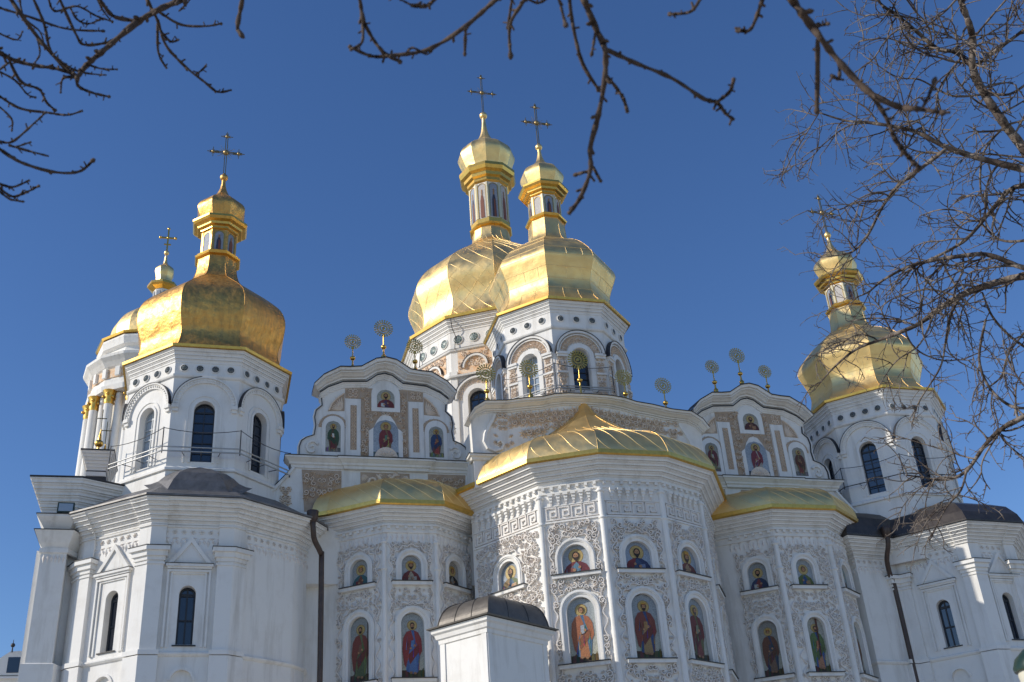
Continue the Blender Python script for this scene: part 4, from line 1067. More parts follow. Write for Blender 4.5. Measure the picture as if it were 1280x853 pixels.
def tower(cx, cy, z0, ze, r, re, spec, label):
    w, rel, fl = MB(), MB(), MB()
    P = octpath(cx, cy, r)
    rng = random.Random(int(cx * 7))
    frs = [Fr(P[i], P[(i + 1) % 8]) for i in range(8)]
    fancy = spec['fancy']
    zst = spec['zstring']; hw = spec['hw']; zb, zs = spec['zb'], spec['zs']
    ro, zso = spec['ro'], spec['zso']
    for fr in frs:
        W = fr.w; uc = W / 2
        w.rect(fr, 0, W, z0, zb - .5)
        w.arch_wall(fr, 0, W, zb - .5, ze, uc, hw, zb, zs, .32, 0, 0, 14)
        # stepped surround of the window
        w.arch_band(fr, uc, zb - .05, zs, hw, hw + .10, 0, .05); w.arch_band(fr, uc, zb - .05, zs, hw + .22, hw + .28, 0, .035)
        # big hood arch
        if fancy:
            w.arch_band(fr, uc, zb - .1, zs, hw + .02, hw + .24, .0, .12)
            w.arch_band(fr, uc, None, zso, ro - .10, ro, 0, .20, 0, 18); w.arch_band(fr, uc, None, zso, ro - .20, ro - .15, 0, .13, 0, 18)
            fl.arch_band(fr, uc, None, zso, ro, ro + .03, 0, .23, 0, 18, .0, pi)
            n = 15
            for k in range(n):
                a = pi * (k + .5) / n; rr = (ro - .20 + hw + .26) / 2
                for q in (-.09, .1):
                    T = lambda a_, b_, c_: fr.p(a_, b_, c_ + .02)
                    rosette(rel, T, uc + (rr + q) * cos(a), zso + (rr + q) * sin(a), rng.uniform(.10, .15), .08, 0, rng.choice((5, 6, 7)), rng.uniform(0, 3))
            rel.arch_band(fr, uc, None, zso, hw + .26, ro - .20, 0, .02, 1, 18)
            for s_ in (-1, 1):
                a, b = sorted((uc + s_ * (hw + .28), uc + s_ * (ro - .02)))
                rel.box(fr, a, b, zb - .2, zso - .05, -.01, .05, 1)
                relief(rel, fr, a - .05, b + .05, zb - .25, zso - .05, lambda u, z, R: True, .19, rng, None, .07, .045)
                w.box(fr, a - .02, b + .04, zso - 1.05, zso - .95, .0, .13)
                w.box(fr, a - .0, b + .06, zso - .08, zso + .04, .0, .2); w.box(fr, a + .03, b + .04, zso - .2, zso - .08, .0, .15)
        else:
            w.arch_band(fr, uc, None, zso, ro - .20, ro, 0, .085, 0, 22); w.arch_band(fr, uc, None, zso, ro - .02, ro + .04, 0, .15, 0, 22)
            fl.arch_band(fr, uc, None, zso, ro + .04, ro + .065, 0, .17, 0, 22, .0, pi * .45 if fr is frs[0] else pi)
            n = 26
            for k in range(n):
                a = pi * (k + .5) / n; u_, z_ = uc + (ro - .10) * cos(a), zso + (ro - .10) * sin(a)
                w.prism(fr, [(u_ + .045 * cos(b), z_ + .045 * sin(b)) for b in (0, 1.57, 3.14, 4.71)], .08, .13)
            for s_ in (-1, 1):
                a, b = sorted((uc + s_ * (ro - .21), uc + s_ * min(ro + .06, uc + .02)))
                w.box(fr, a, b, zso - .16, zso, 0, .16); w.box(fr, a + .04, b - .02, zso - .30, zso - .16, 0, .10)
    w.sweep(P, [(0, zst - .10), (.07, zst - .06), (.10, zst), (.10, zst + .05), (.02, zst + .08), (.02, zst + .10)], closed=True)
    w.sweep(P, [(.01, zb - .42), (.09, zb - .40), (.09, zb - .30), (.0, zb - .22)], closed=True)
    w.sweep(P, fillets(spec['zcor'], ze - .02, re - r - .06, 4), closed=True)
    w.slab(offset(P, re - r - .08, True), ze - .03, ze)
    tw = w.build('tower', PLASTER, CATH, label)
    if fancy: rel.build('stucco_relief', [STUCCO, BEIGE], tw)
    fl.build('arch_flashing', FLASH, tw)
    g = MB(); g.sweep(P, [(re - r - .16, ze + .002), (re - r + .04, ze + .002), (re - r + .06, ze + .12), (re - r - .05, ze + .14)], closed=True)
    g.build('gilded_gutter', GOLD_TRIM, tw)
    for i, fr in enumerate(frs):
        if i in (3, 4, 5): continue
        for k in range(spec['nm']):
            medallion(fr, fr.w * (k + .5 + .1 * (1 - 2 * (k + .5) / spec['nm'])) / spec['nm'], spec['zm'], spec['rm'], .01, tw, PATINA_D)
        window(fr, fr.w / 2, zb, zs, hw, -.30, tw, spec['glass'].get(i, GLASS), spec['frames'].get(i, FRAME), (5, 2), .05)
    return tw, frs, P

GL = {7: GLASS_L}
twL, frL_, PL = tower(-17.0, .85, 15.0, 23.03, 3.48, 3.83, dict(fancy=False, zstring=21.8, hw=.42, zb=17.95, zs=20.25, ro=1.26, zso=20.45, zcor=22.42, nm=4, zm=22.17, rm=.155, glass=GL, frames={7: FRAME_W}), 'left tower with rough orange-gold dome, sunlit on its left side')
twR, frR_, PR = tower(16.87, .9, 14.5, 23.18, 3.44, 3.78, dict(fancy=False, zstring=21.9, hw=.42, zb=18.05, zs=20.3, ro=1.24, zso=20.5, zcor=22.55, nm=4, zm=22.3, rm=.155, glass={}, frames={}), 'right tower behind bare twigs, almost all in shade')
twC, frC_, PC = tower(-.2, .9, 19.0, 26.94, 3.34, 3.68, dict(fancy=True, zstring=25.55, hw=.43, zb=22.3, zs=24.02, ro=1.20, zso=24.15, zcor=26.35, nm=3, zm=26.05, rm=.16, glass=GL, frames={7: FRAME_W}), 'front middle tower with sculpted stucco arches')
for tw, cx, cy, ze, sz, gold, seams, dl in ((twL, -17.0, .85, 23.03, 1.0, GOLD_D, 'none', 'rough orange gold dome'), (twR, 16.87, .9, 23.18, 1.0, GOLD, 'rings', None), (twC, -.2, .9, 26.94, 1.03, GOLD, 'rings', None)):
    onion(cx, cy, ze, [(r, z * sz) for r, z in (DOME8L if tw is twL else DOME8)], 8, 0, gold, tw, seams, dl)
    z1 = ze + 6.45 * sz
    lantern(cx, cy, z1, (.84, .98, z1 + .35, z1 + 1.52 * sz, 1.38, z1 + 2.15 * sz), 8, 0, tw, gold, True)
    cp = MB()
    z2 = z1 + 2.15 * sz
    cp.dome(cx, cy, spline([(r, z2 + z * sz) for r, z in CAP8], 4), 8, 0, 0)
    cp.build('small_dome', gold, tw)
    zb_ = z2 + 3.05 * sz
    bb = MB(); bb.ball((cx, cy, zb_), .20, 0, 16); bb.tube([(cx, cy, zb_ - .35), (cx, cy, zb_ - .2)], .1, 10); bb.build('ball', gold, tw)
    cross(cx, cy, zb_ + .17, 2.85 if tw is not twC else 3.15, 1.75, tw)

# main drum: twelve sides
MX, MY, ME = -.36, 11.5, 31.22
w, rel, fl = MB(), MB(), MB()
P12 = octpath(MX, MY, 5.45, 12)
rng = random.Random(5)
F12 = [Fr(P12[i], P12[(i + 1) % 12]) for i in range(12)]
for i, fr in enumerate(F12):
    W = fr.w; uc = W / 2
    w.rect(fr, 0, W, 17, 22.5); w.arch_wall(fr, 0, W, 22.5, ME, uc, .5, 23.2, 26.2, .3)
    w.arch_band(fr, uc, 23.1, 26.2, .5, .78, 0, .12); rel.arch_band(fr, uc, None, 26.2, .8, 1.12, 0, .03, 1, 16)
    w.arch_band(fr, uc, None, 26.2, 1.12, 1.24, 0, .2, 0, 16); fl.arch_band(fr, uc, None, 26.2, 1.24, 1.27, 0, .22, 0, 16)
    for k in range(12): rosette(rel, lambda a, b, c: fr.p(a, b, c + .02), uc + .96 * cos(pi * (k + .5) / 12), 26.2 + .96 * sin(pi * (k + .5) / 12), .14, .08, 0, 6)
    # pilaster with painted figure panel between two small pediments
    for s_ in (0, 1):
        a, b = (-.05, .36) if s_ == 0 else (W - .36, W + .05)
        w.box(fr, a, b, 22.5, 27.6, -.03, .10); w.box(fr, a - .03, b + .03, 27.6, 27.9, -.03, .2)
    rel.rect(fr, .4, W - .4, 27.62, 29.2, .015, 2)
    w.arch_band(fr, uc, None, 28.1, .62, .74, 0, .16, 0, 12); fl.arch_band(fr, uc, None, 28.1, .74, .77, 0, .18, 0, 12)
    relief(rel, fr, .4, W - .4, 27.9, 29.15, lambda u, z, R: hypot(u - uc, z - 28.1) > .8, .26, rng, None, .08)
    relief(rel, fr, uc - .6, uc + .6, 28.1, 28.75, lambda u, z, R: True, .24, rng, None, .07)
w.sweep(P12, [(0, 29.2), (.10, 29.24), (.14, 29.34), (.03, 29.40)], closed=True)
fl.sweep(P12, [(.145, 29.34), (.15, 29.36), (.03, 29.42)], closed=True)
w.sweep(P12, [(0, 27.5), (.22, 27.55), (.25, 27.65), (0, 27.7)], closed=True)
w.sweep(P12, fillets(30.45, ME - .02, .36, 4), closed=True)
w.slab(offset(P12, .34, True), ME - .03, ME)
twM = w.build('main_tower', PLASTER, CATH, 'tallest tower rising behind the front middle tower')
rel.build('stucco_relief', [STUCCO, BEIGE, ORANGE], twM); fl.build('arch_flashing', FLASH, twM)
g = MB(); g.sweep(P12, [(.26, ME + .002), (.44, ME + .002), (.48, ME + .16), (.3, ME + .18)], closed=True); g.build('gilded_gutter', GOLD_TRIM, twM)
for i in (0, 8, 9, 10, 11, 1, 2):
    fr = F12[i]
    for k in range(3): medallion(fr, fr.w * (k + .5) / 3, 29.95, .27, .01, twM, PATINA)
    window(fr, fr.w / 2, 23.2, 26.2, .5, -.28, twM, None, None, (5, 2), .06)
    if i in (9, 10, 11, 0):
        lc = MB(); lc.tube([fr.p(.2, 31.2, .42), fr.p(.24, 30.6, .30), fr.p(.35, 30.2, .10), fr.p(.3, 29.3, .16)], .022, 4); lc.build('lightning_cable', WIRE, twM)
DOME12 = [(5.7, .05), (5.35, .4), (5.08, .9), (4.98, 1.5), (5.06, 2.1), (5.28, 2.7), (5.42, 3.2), (5.40, 3.7), (5.22, 4.2), (4.82, 4.85), (4.2, 5.5), (3.4, 6.15), (2.6, 6.8), (1.92, 7.35), (1.48, 7.75), (1.27, 8.2), (1.18, 9.0)]
onion(MX, MY, ME, DOME12, 12, 0, GOLD, twM, 'diag')
lantern(MX, MY, ME + 8.95, (1.28, 1.22, ME + 9.5, ME + 12.3, 1.92, ME + 13.55), 10, 0, twM, GOLD, True)
cp = MB(); cp.dome(MX, MY, spline([(r * 1.58, ME + 13.55 + z * 1.62) for r, z in CAP8], 4), 12, 0, 0); cp.build('small_dome', GOLD, twM)
bb = MB(); bb.ball((MX, MY, 50.05), .27, 0, 16); bb.tube([(MX, MY, 49.5), (MX, MY, 49.9)], .12, 10); bb.build('ball', GOLD, twM)
cross(MX, MY, 50.25, 3.75, 2.1, twM)

# maintenance rails round the towers
def rail(P, idx, z, off, parent, zs=(0, .18, 1.0), mat=STEEL):
    mb = MB()
    Q = offset(P, off, True)
    pts = [Q[i % 8] for i in idx]
    for dz, r, m in ((zs[0], .032 if mat is STEEL else .016, 0), (zs[1], .03 if mat is STEEL else .016, 0), (zs[2], .016, 1)):
        path = []
        for a, b in zip(pts, pts[1:]):
            for k in range(6):
                t = k / 6
                sag = -.16 * 4 * t * (1 - t) if m else 0
                path.append((a[0] + (b[0] - a[0]) * t, a[1] + (b[1] - a[1]) * t, z + dz + sag))
        path.append((*pts[-1], z + dz))
        mb.tube(path, r, 5, m)
    for p in pts:
        mb.tube([(*p, z - .1), (*p, z + zs[2] + .03)], .025, 5, 1)
    for a, b in zip(idx, idx[1:]):
        pa, pb = P[a % 8], P[b % 8]; qa, qb = Q[a % 8], Q[b % 8]
        for t in (.25, .5, .75):
            mb.tube([(pa[0] + (pb[0] - pa[0]) * t, pa[1] + (pb[1] - pa[1]) * t, z), (qa[0] + (qb[0] - qa[0]) * t, qa[1] + (qb[1] - qa[1]) * t, z)], .018, 4, 1)
    return mb.build('maintenance_rail', [mat, WIRE], parent)
rail(PL, (7, 8, 9, 10), 18.2, .45, twL); rail(PR, (6, 7, 8, 9), 18.6, .3, twR, (0, .02, 1.0), WIRE); rail(PC, (7, 8, 9), 22.2, .3, twC, (0, .12, 1.25))

# ---------- chapel wings below the outer towers
def wrapbox(mb, path, off, z0, z1, m=0):
    """solid following a corner: path = three plan points"""
    O = offset(path, off)
    mb.slab([path[0], O[0], O[1], O[2], path[2], path[1]] if len(path) == 3 else path + O[::-1], z0, z1, m)
def wing(E, ze, out, zcor, spec, label):
    W = offset(E, -out)
    frs = [Fr(W[i], W[i + 1]) for i in range(len(W) - 1)]
    w, rel, fl = MB(), MB(), MB()
    z0 = 10.0
    wins = []
    for i, fr in enumerate(frs):
        s = spec['win'].get(i)
        if s is None: w.rect(fr, 0, fr.w, -1.7, ze - .02)
        else:
            uc, hw, zb, zt = s
            w.rect(fr, 0, fr.w, -1.7, z0 - 1.6)
            w.arch_wall(fr, 0, fr.w, z0 - 1.6, z0 - .1, uc, .38, z0 - 1.6, z0 - .93, .12)
            w.arch_panel(fr, uc, z0 - 1.6, z0 - .93, .38, -.12); w.arch_band(fr, uc, None, z0 - .93, .38, .48, 0, .05)
            w.arch_wall(fr, 0, fr.w, z0 - .1, ze - .02, uc, hw, zb, zt - hw, .36)
            wins.append((fr, uc, hw, zb, zt))
            # frame lines, lintel and pediment
            for a, b in ((.58, .05), (.72, .10)):
                w.box(fr, uc - a - .07, uc - a, zb - .1, 13.05, 0, b); w.box(fr, uc + a, uc + a + .07, zb - .1, 13.05, 0, b)
                w.box(fr, uc - a - .07, uc + a + .07, 12.98 if a < .6 else 13.05, 13.05 if a < .6 else 13.14, 0, b + .002)
            w.box(fr, uc - .80, uc + .80, 13.16, 13.24, 0, .14); w.box(fr, uc - .86, uc + .86, 13.24, 13.34, 0, .2)
            fl.box(fr, uc - .88, uc + .88, 13.341, 13.365, 0, .22)
            w.prism(fr, [(uc - .74, 13.36), (uc + .74, 13.36), (uc, 14.32)], 0, .08); w.prism(fr, [(uc - .46, 13.46), (uc + .46, 13.46), (uc, 14.05)], .05, .085)
            w.prism(fr, [(uc - .80, 13.36), (uc - .62, 13.36), (uc, 14.18), (uc, 14.40)], 0, .15); w.prism(fr, [(uc + .62, 13.36), (uc + .80, 13.36), (uc, 14.40), (uc, 14.18)], 0, .151)
            fl.box(fr, uc - hw - .12, uc + hw + .12, zb - .06, zb - .02, -.30, .06)
        k = int(fr.w / .3)
        for q in range(k):
            u = (q + .5) * fr.w / k
            T = lambda a, b, c, fr=fr: fr.p(a, b, c)
            rosette(rel, T, u, 14.62, .10, .07, 0, 6)
            leaf(rel, T, u - .07, 14.36, -pi / 2, .36, .07, .06); leaf(rel, T, u + .07, 14.36, -pi / 2 + .3, .26, .06, .06)
            leaf(rel, T, u - .1, 14.36, .1, .3, .05, .05)
    ww = .52
    for ci in spec['pil']:
        A, B, C_ = W[ci - 1], W[ci], W[ci + 1]
        la, lb = hypot(A[0] - B[0], A[1] - B[1]), hypot(C_[0] - B[0], C_[1] - B[1])
        def pth(x): return [(B[0] + (A[0] - B[0]) * x / la, B[1] + (A[1] - B[1]) * x / la), B, (B[0] + (C_[0] - B[0]) * x / lb, B[1] + (C_[1] - B[1]) * x / lb)]
        wrapbox(w, pth(ww), .17, z0 + .1, 13.45); wrapbox(w, pth(ww + .08), .23, -1.7, z0 - .08)
        wrapbox(w, pth(ww + .04), .21, 13.30, 13.38); wrapbox(w, pth(ww + .05), .22, 13.45, 13.60); wrapbox(w, pth(ww + .12), .29, 13.60, 13.80); wrapbox(w, pth(ww + .2), .38, 13.80, 13.96)
        wrapbox(fl, pth(ww + .22), .40, 13.961, 13.99); wrapbox(w, pth(ww + .1), .26, z0 - .05, z0 + .12)
        wrapbox(w, pth(ww), .10, 13.99, zcor)
        w.sweep(pth(ww), [(o_ + .11 * (1 - .9 * max(0, (z_ - zcor) / (ze - zcor))), z_) for o_, z_ in fillets(zcor - .02, ze - .06, out - .02, 6)])
        w.sweep(pth(ww + .02), [(.08, 14.8), (.16, 14.82), (.16, 14.87), (.08, 14.88)])
    w.sweep(W, [(0, z0 - .09), (.06, z0 - .06), (.11, z0), (.11, z0 + .05), (.0, z0 + .10)], caps=False)
    w.sweep(W, [(0, 14.78), (.06, 14.80), (.07, 14.86), (0, 14.87)], caps=False)
    w.sweep(W, fillets(zcor, ze - .02, out, 6), caps=False)
    o = w.build('chapel_wing', PLASTER, CATH, label)
    rel.build('stucco_relief', STUCCO_W, o); fl.build('ledge_flashing', FLASH, o)
    for q in wins: window(q[0], q[1], q[3], q[4] - q[2], q[2], -.34, o, None, None, (2, 2), .07)
    # roof
    cx, cy, rr, zr = spec['roof']
    R = MB()
    E2 = offset(E, .04)
    O = octpath(cx, cy, rr)
    fl2 = MB()
    R.sweep(W, [(out - .1, ze), (out + .06, ze), (out + .06, ze + .07), (out - .2, ze + .1)], caps=False)
    n = len(E2)
    rows = []
    for s, z in spec['rprof']:
        row = []
        for i in range(n - 1):
            for k in range(4):
                t = k / 4
                p = (E2[i][0] + (E2[i + 1][0] - E2[i][0]) * t, E2[i][1] + (E2[i + 1][1] - E2[i][1]) * t)
                row.append((cx + (p[0] - cx) * s, cy + (p[1] - cy) * s, z))
        row.append((cx + (E2[-1][0] - cx) * s, cy + (E2[-1][1] - cy) * s, z))
        rows.append(row)
    R.grid(rows)
    R.build('wing_roof', spec['mat'], o)
    return o, W, frs
EL = [(-22.4, -.4), (-21.71, -1.86), (-18.82, -4.22), (-15.29, -4.12), (-12.5, -2.09), (-11.75, -1.0), (-11.6, .2)]
wgL, WLg, frWL = wing(EL, 15.78, .8, 14.88, dict(win={1: (1.62, .30, 10.35, 12.62), 2: (1.47, .30, 10.35, 12.55)}, pil=(1, 2, 3), roof=(-17.0, .85, 3.5, 17.2), rprof=[(1, 15.86), (.92, 16.04), (.82, 16.38), (.70, 16.8), (.5, 17.3)], mat=LEAD),
                     'left chapel wing with tall dark window between pilasters')
ER = [(11.6, .6), (11.9, -2.2), (14.5, -1.85), (16.66, -4.5), (19.83, -4.28), (22.2, -1.9), (23.6, -.4)]
wgR, WRg, frWR = wing(ER, 15.6, .8, 14.8, dict(win={2: (1.72, .30, 10.45, 12.55), 3: (1.44, .30, 10.45, 12.55)}, pil=(2, 3, 4, 5), roof=(17.6, 1.4, 3.5, 17.2), rprof=[(1, 15.68), (.97, 16.1), (.9, 16.6), (.78, 16.95), (.6, 17.2), (.45, 17.3)], mat=DARKROOF),
                     'right chapel wing in shade with one sunlit corner patch')
# small hipped hood on the left wing roof, below the tower window
mb = MB()
ap_ = (-17.0, -2.6, 17.62)
b_ = [(-18.5, -3.7, 16.02), (-15.5, -3.66, 16.02), (-14.9, -2.3, 16.9), (-19.1, -2.3, 16.9)]
for i in range(4):
    A_, B_ = b_[i], b_[(i + 1) % 4]; rows = []
    for t, h in ((0, 0), (.12, .05), (.25, .2), (.36, .48), (.5, .72), (.7, .88), (1, 1)):
        rows.append([tuple(p[k] + (ap_[k] - p[k]) * (t if k < 2 else h) for k in range(3)) for p in (A_, B_)])
    mb.grid(rows)
mb.build('roof_hood', LEAD, wgL)

# downpipes
def pipe(pts, parent):
    mb = MB()
    P = spline([tuple(p) for p in pts], 3)
    mb.tube(P, .115, 10)
    h = pts[0]
    mb.tube([(h[0], h[1], h[2] + .30), (h[0], h[1], h[2] + .28), (h[0], h[1], h[2] - .05), (h[0], h[1], h[2] - .22)], [.24, .25, .22, .11], 10)
    z = pts[-2][2] - .3
    while z > 4: 
        mb.tube([(pts[-1][0], pts[-1][1], z - .04), (pts[-1][0], pts[-1][1], z + .04)], .135, 10); z -= 2.2
    return mb.build('downpipe', PIPE, parent)
pipe([(-12.42, -1.9, 15.85), (-12.38, -1.9, 15.3), (-12.3, -1.75, 14.95), (-12.02, -1.5, 14.5), (-11.98, -1.42, 14.1), (-11.95, -1.42, 9.0), (-11.95, -1.42, -1.6)], wgL)
pipe([(14.1, -2.05, 15.75), (14.06, -2.0, 15.2), (14.08, -1.6, 14.6), (14.25, -1.35, 13.9), (14.42, -1.22, 13.4), (14.42, -1.22, 9.0), (14.42, -1.22, -1.6)], wgR)

# ---------- annex in front, between the two left apses
mb = MB()
AF, AR, AL = (-7.04, -8.95), (-3.95, -6.8), (-8.63, -6.78)
E = [AL, AF, AR, (-5.6, -4.3)]
Wn = offset(E, -.28, True)
mb.slab(Wn, -1.7, 9.65)
mb.sweep(Wn, [(0, 9.45), (.05, 9.47), (.06, 9.6), (.12, 9.64), (.16, 9.78), (.24, 9.84), (.26, 9.97), (0, 9.99)], closed=True)
for i in range(4):
    fr = Fr(Wn[i], Wn[(i + 1) % 4])
    mb.box(fr, -.0, .22, -1.7, 9.46, -.01, .04); mb.box(fr, fr.w - .22, fr.w, -1.7, 9.461, -.01, .041)
ax_ = mb.build('annex', PLASTER, CATH, 'small square annex with a dark curved roof before the apses')
mb = MB()
cxa, cya = sum(p[0] for p in E) / 4 + .3, sum(p[1] for p in E) / 4 + .4
rows = []
Eo = offset(E, .03, True)
for s, z in spline([(1, 10.0), (.92, 10.04), (.87, 10.12), (.84, 10.36), (.78, 10.66), (.68, 10.88), (.52, 11.02), (.30, 11.10), (.02, 11.12)], 4):
    rows.append([(cxa + (Eo[i][0] + (Eo[(i + 1) % 4][0] - Eo[i][0]) * k / 3 - cxa) * s, cya + (Eo[i][1] + (Eo[(i + 1) % 4][1] - Eo[i][1]) * k / 3 - cya) * s, z) for i in range(4) for k in range(3)])
mb.grid(rows, 0, closed=True)
for k in range(12): mb.tube([(a + (a - cxa) * .004, b + (b - cya) * .004, c + .012) for a, b, c in [r[k] for r in rows[:-1]]], .012 if k % 3 else .02, 4)
mb.sweep(Eo, [(-.02, 9.985), (.05, 9.985), (.06, 10.03), (-.02, 10.05)], closed=True)
mb.build('annex_roof', CAPROOF, ax_)

# ---------- corner pier block at the far left
mb, fl = MB(), MB()
pier = [(-22.65, 2.5), (-22.65, -1.5), (-21.72, -1.5), (-21.72, -.9), (-20.6, -.3), (-20.6, 2.5)]
mb.slab(pier, -1.7, 14.6)
mb.slab([(-22.85, 2.5), (-22.85, -1.2), (-22.6, -1.2), (-22.6, 2.5)], -1.7, 14.5)
top = [(-22.65, 2.5), (-22.65, -1.5), (-21.72, -1.5), (-21.2, -.4)]
mb.sweep(top, [(0, 14.3), (.06, 14.33), (.06, 14.5), (.0, 14.52), (.12, 14.72), (.26, 15.05), (.30, 15.16), (.0, 15.2), (.02, 15.3), (.14, 15.5), (.30, 15.72), (.30, 15.80), (.0, 15.84)])
fl.sweep(top, [(.30, 15.161), (.33, 15.165), (.33, 15.19), (0, 15.22)]); fl.sweep(top, [(.30, 15.801), (.33, 15.803), (.33, 15.83), (0, 15.86)])
mb.sweep(top, [(.13, 10.0), (.13, 10.1), (.0, 10.16)]); mb.sweep(top, [(.13, -1.7), (.13, 10.0)])
blk = [(-23.45, 3.0), (-23.45, -1.5), (-21.5, -1.55), (-19.44, -.47), (-18.2, .2)]
Bi = offset(blk, -.62)
mb.slab(Bi + [(-18.2, 3.0)], 15.6, 17.3)
mb.sweep(Bi, fillets(15.85, 17.42, .62, 7))
mb.slab(offset(blk, -.03) + [(-18.2, 3.0)], 17.40, 17.44)
relb = MB()
for k in range(6):
    fr = Fr((-22.65, -1.5), (-21.72, -1.5)); leaf(relb, lambda a, b, c: fr.p(a, b, c), .12 + k * .14, 14.28, -pi / 2, .38, .06, .06)
cb = mb.build('corner_block', PLASTER, CATH, 'corner pier with a flaring cornice at the far left end')
relb.build('stucco_relief', STUCCO_W, cb)
fl.slab(offset(blk, .02) + [(-18.2, 3.0)], 17.445, 17.50)
fl.build('ledge_flashing', FLASH, cb)
mb = MB(); mb.grid([[(x, y, 17.5) for x, y in offset(blk, .0)], [(-18.6 + (x + 18.6) * .35, 2.2 + (y - 2.2) * .35, 18.0) for x, y in offset(blk, .0)]]); mb.build('block_roof', LEAD, cb)
FL = empty('floodlight', (-21.9, -1.75, 15.86), 'small dark green floodlight box sitting on the corner pier ledge', 'floodlight')
mb = MB(); fr = Fr((-22.25, -1.62), (-21.55, -1.62)); mb.box(fr, 0, .62, 15.87, 16.28, 0, .18); mb.box(fr, .05, .57, 15.92, 16.23, .18, .2, 1); mb.build('housing', [GREENCAP, GLASS_L], FL)
mb = MB(); mb.box(fr, .2, .42, 15.84, 15.88, .02, .12); mb.build('bracket', STEEL, FL)

# ------------------------------------------------------------------ bell tower far behind
BT = empty('bell_tower', (-24.6, 75, -1.7), 'distant round bell tower with white columns and gold capitals behind the left tower', 'bell tower')
bx, by = -24.6, 75.0
mb = MB(); mb.tube([(bx, by, -1.7), (bx, by, 44), (bx, by, 62)], [8.5, 6.9, 6.0], 24, 0, False)
mb.tube([(bx, by, 43.2), (bx, by, 43.4), (bx, by, 44.2)], [7.6, 8.2, 8.2], 24, 0, False)
bt = mb.build('shaft', PLASTER, BT)
for k in range(16):
    a = 2 * pi * k / 16 + .12
    if sin(a) > .35: continue
    x, y = bx + 7.1 * cos(a), by + 7.1 * sin(a)
    mb = MB(); mb.tube([(x, y, 44.2), (x, y, 44.8), (x, y, 56.2)], [.75, .62, .52], 12); mb.build('column', PLASTER, BT)
    mb = MB(); mb.tube([(x, y, 56.2), (x, y, 56.5), (x, y, 57.1), (x, y, 57.8)], [.52, .6, .56, .85], 10)
    for q in range(7): mb.ball((x + .72 * cos(q * .9), y + .72 * sin(q * .9), 57.0 + .3 * (q % 2)), .2, 0, 6)
    mb.build('gilded_capital', GOLD_TRIM, BT)
    a2 = a + .14; x, y = bx + 6.5 * cos(a2), by + 6.5 * sin(a2)
    mb = MB(); mb.tube([(x, y, 44.2), (x, y, 57.6)], [.5, .42], 8); mb.build('column', PLASTER, BT)
mb = MB()
mb.tube([(bx, by, z) for z in (57.8, 58.4, 58.6, 59.2, 59.4, 60.6, 60.8, 61.3, 61.7, 62.0, 62.4)], [7.6, 7.7, 7.3, 7.35, 7.2, 7.2, 7.5, 7.9, 8.3, 8.35, 6.8], 16, 0, False)
for k in range(24):
    a = 2 * pi * k / 24; c_, s_ = cos(a), sin(a)
    if s_ > .3: continue
    fr = Fr((bx + 7.25 * c_ + .5 * s_, by + 7.25 * s_ - .5 * c_), (bx + 7.25 * c_ - .5 * s_, by + 7.25 * s_ + .5 * c_))
    mb.box(fr, .2, .8, 59.5, 60.6, -.1, .3)
mb.build('entablature', PLASTER, BT)
mb = MB(); mb.tube([(bx, by, z) for z in (59.45, 59.5, 60.55, 60.6)], [7.1, 7.28, 7.28, 7.1], 24, 0, False); mb.build('painted_frieze', ORANGE, BT)
mb = MB()
mb.tube([(bx, by, z) for z in (62.4, 63.6, 63.8, 64.6, 64.9, 65.2)], [6.6, 6.4, 6.9, 7.1, 7.0, 5.6], 12, 0, False)
mb.build('attic', PLASTER, BT)
mb = MB(); mb.tube([(bx, by, z) for z in (65.0, 65.25, 65.5)], [7.2, 7.3, 5.6], 12, 0, False); mb.build('gilded_rim', GOLD_TRIM, BT)
mb = MB(); mb.dome(bx, by, spline([(5.4, 65.3), (5.75, 66.5), (5.6, 67.8), (4.9, 69.1), (3.7, 70.2), (2.3, 71.0), (1.5, 71.8), (1.35, 72.2)], 5), 16, 0, 0); mb.build('dome', GOLD, BT)
mb = MB(); mb.tube([(bx, by, z) for z in (72.0, 72.1, 74.0)], [1.5, 1.15, 1.15], 8, 0, False); mb.build('lantern', PLASTER, BT)
mb = MB()
for k in range(8):
    a = 2 * pi * (k + .5) / 8; x, y = bx + 1.12 * cos(a), by + 1.12 * sin(a)
    fr = Fr((x + .35 * sin(a), y - .35 * cos(a)), (x - .35 * sin(a), y + .35 * cos(a))); mb.box(fr, .1, .6, 72.4, 73.7, -.1, .05)
mb.build('lantern_window', NICHE, BT)
mb = MB(); mb.tube([(bx, by, z) for z in (74.0, 74.3, 74.5, 74.8, 75.0)], [1.2, 1.75, 2.0, 2.0, 1.1], 8, 0, False); mb.build('gilded_cornice', GOLD_TRIM, BT)
mb = MB(); mb.dome(bx, by, spline([(1.1, 75.0), (1.05, 75.8), (1.25, 76.6), (1.2, 77.2), (.7, 77.7), (.3, 78.1), (.15, 79.2)], 4), 8, 0, 0); mb.ball((bx, by, 79.7), .34, 0, 12); mb.build('small_dome', GOLD, BT)
fr = Fr((bx - 1, by), (bx + 1, by))
mb = MB(); mb.box(fr, .9, 1.1, 80.0, 83.3, -.1, .1); mb.box(fr, -.05, 2.05, 81.85, 82.05, -.09, .09); mb.box(fr, .55, 1.45, 80.9, 81.05, -.08, .08)
for u, z in ((0, 81.95), (2, 81.95), (1, 83.3), (1, 81.95)): mb.ball(fr.p(u, z), .2, 0, 8)
mb.build('cross', GOLD_TRIM, BT)
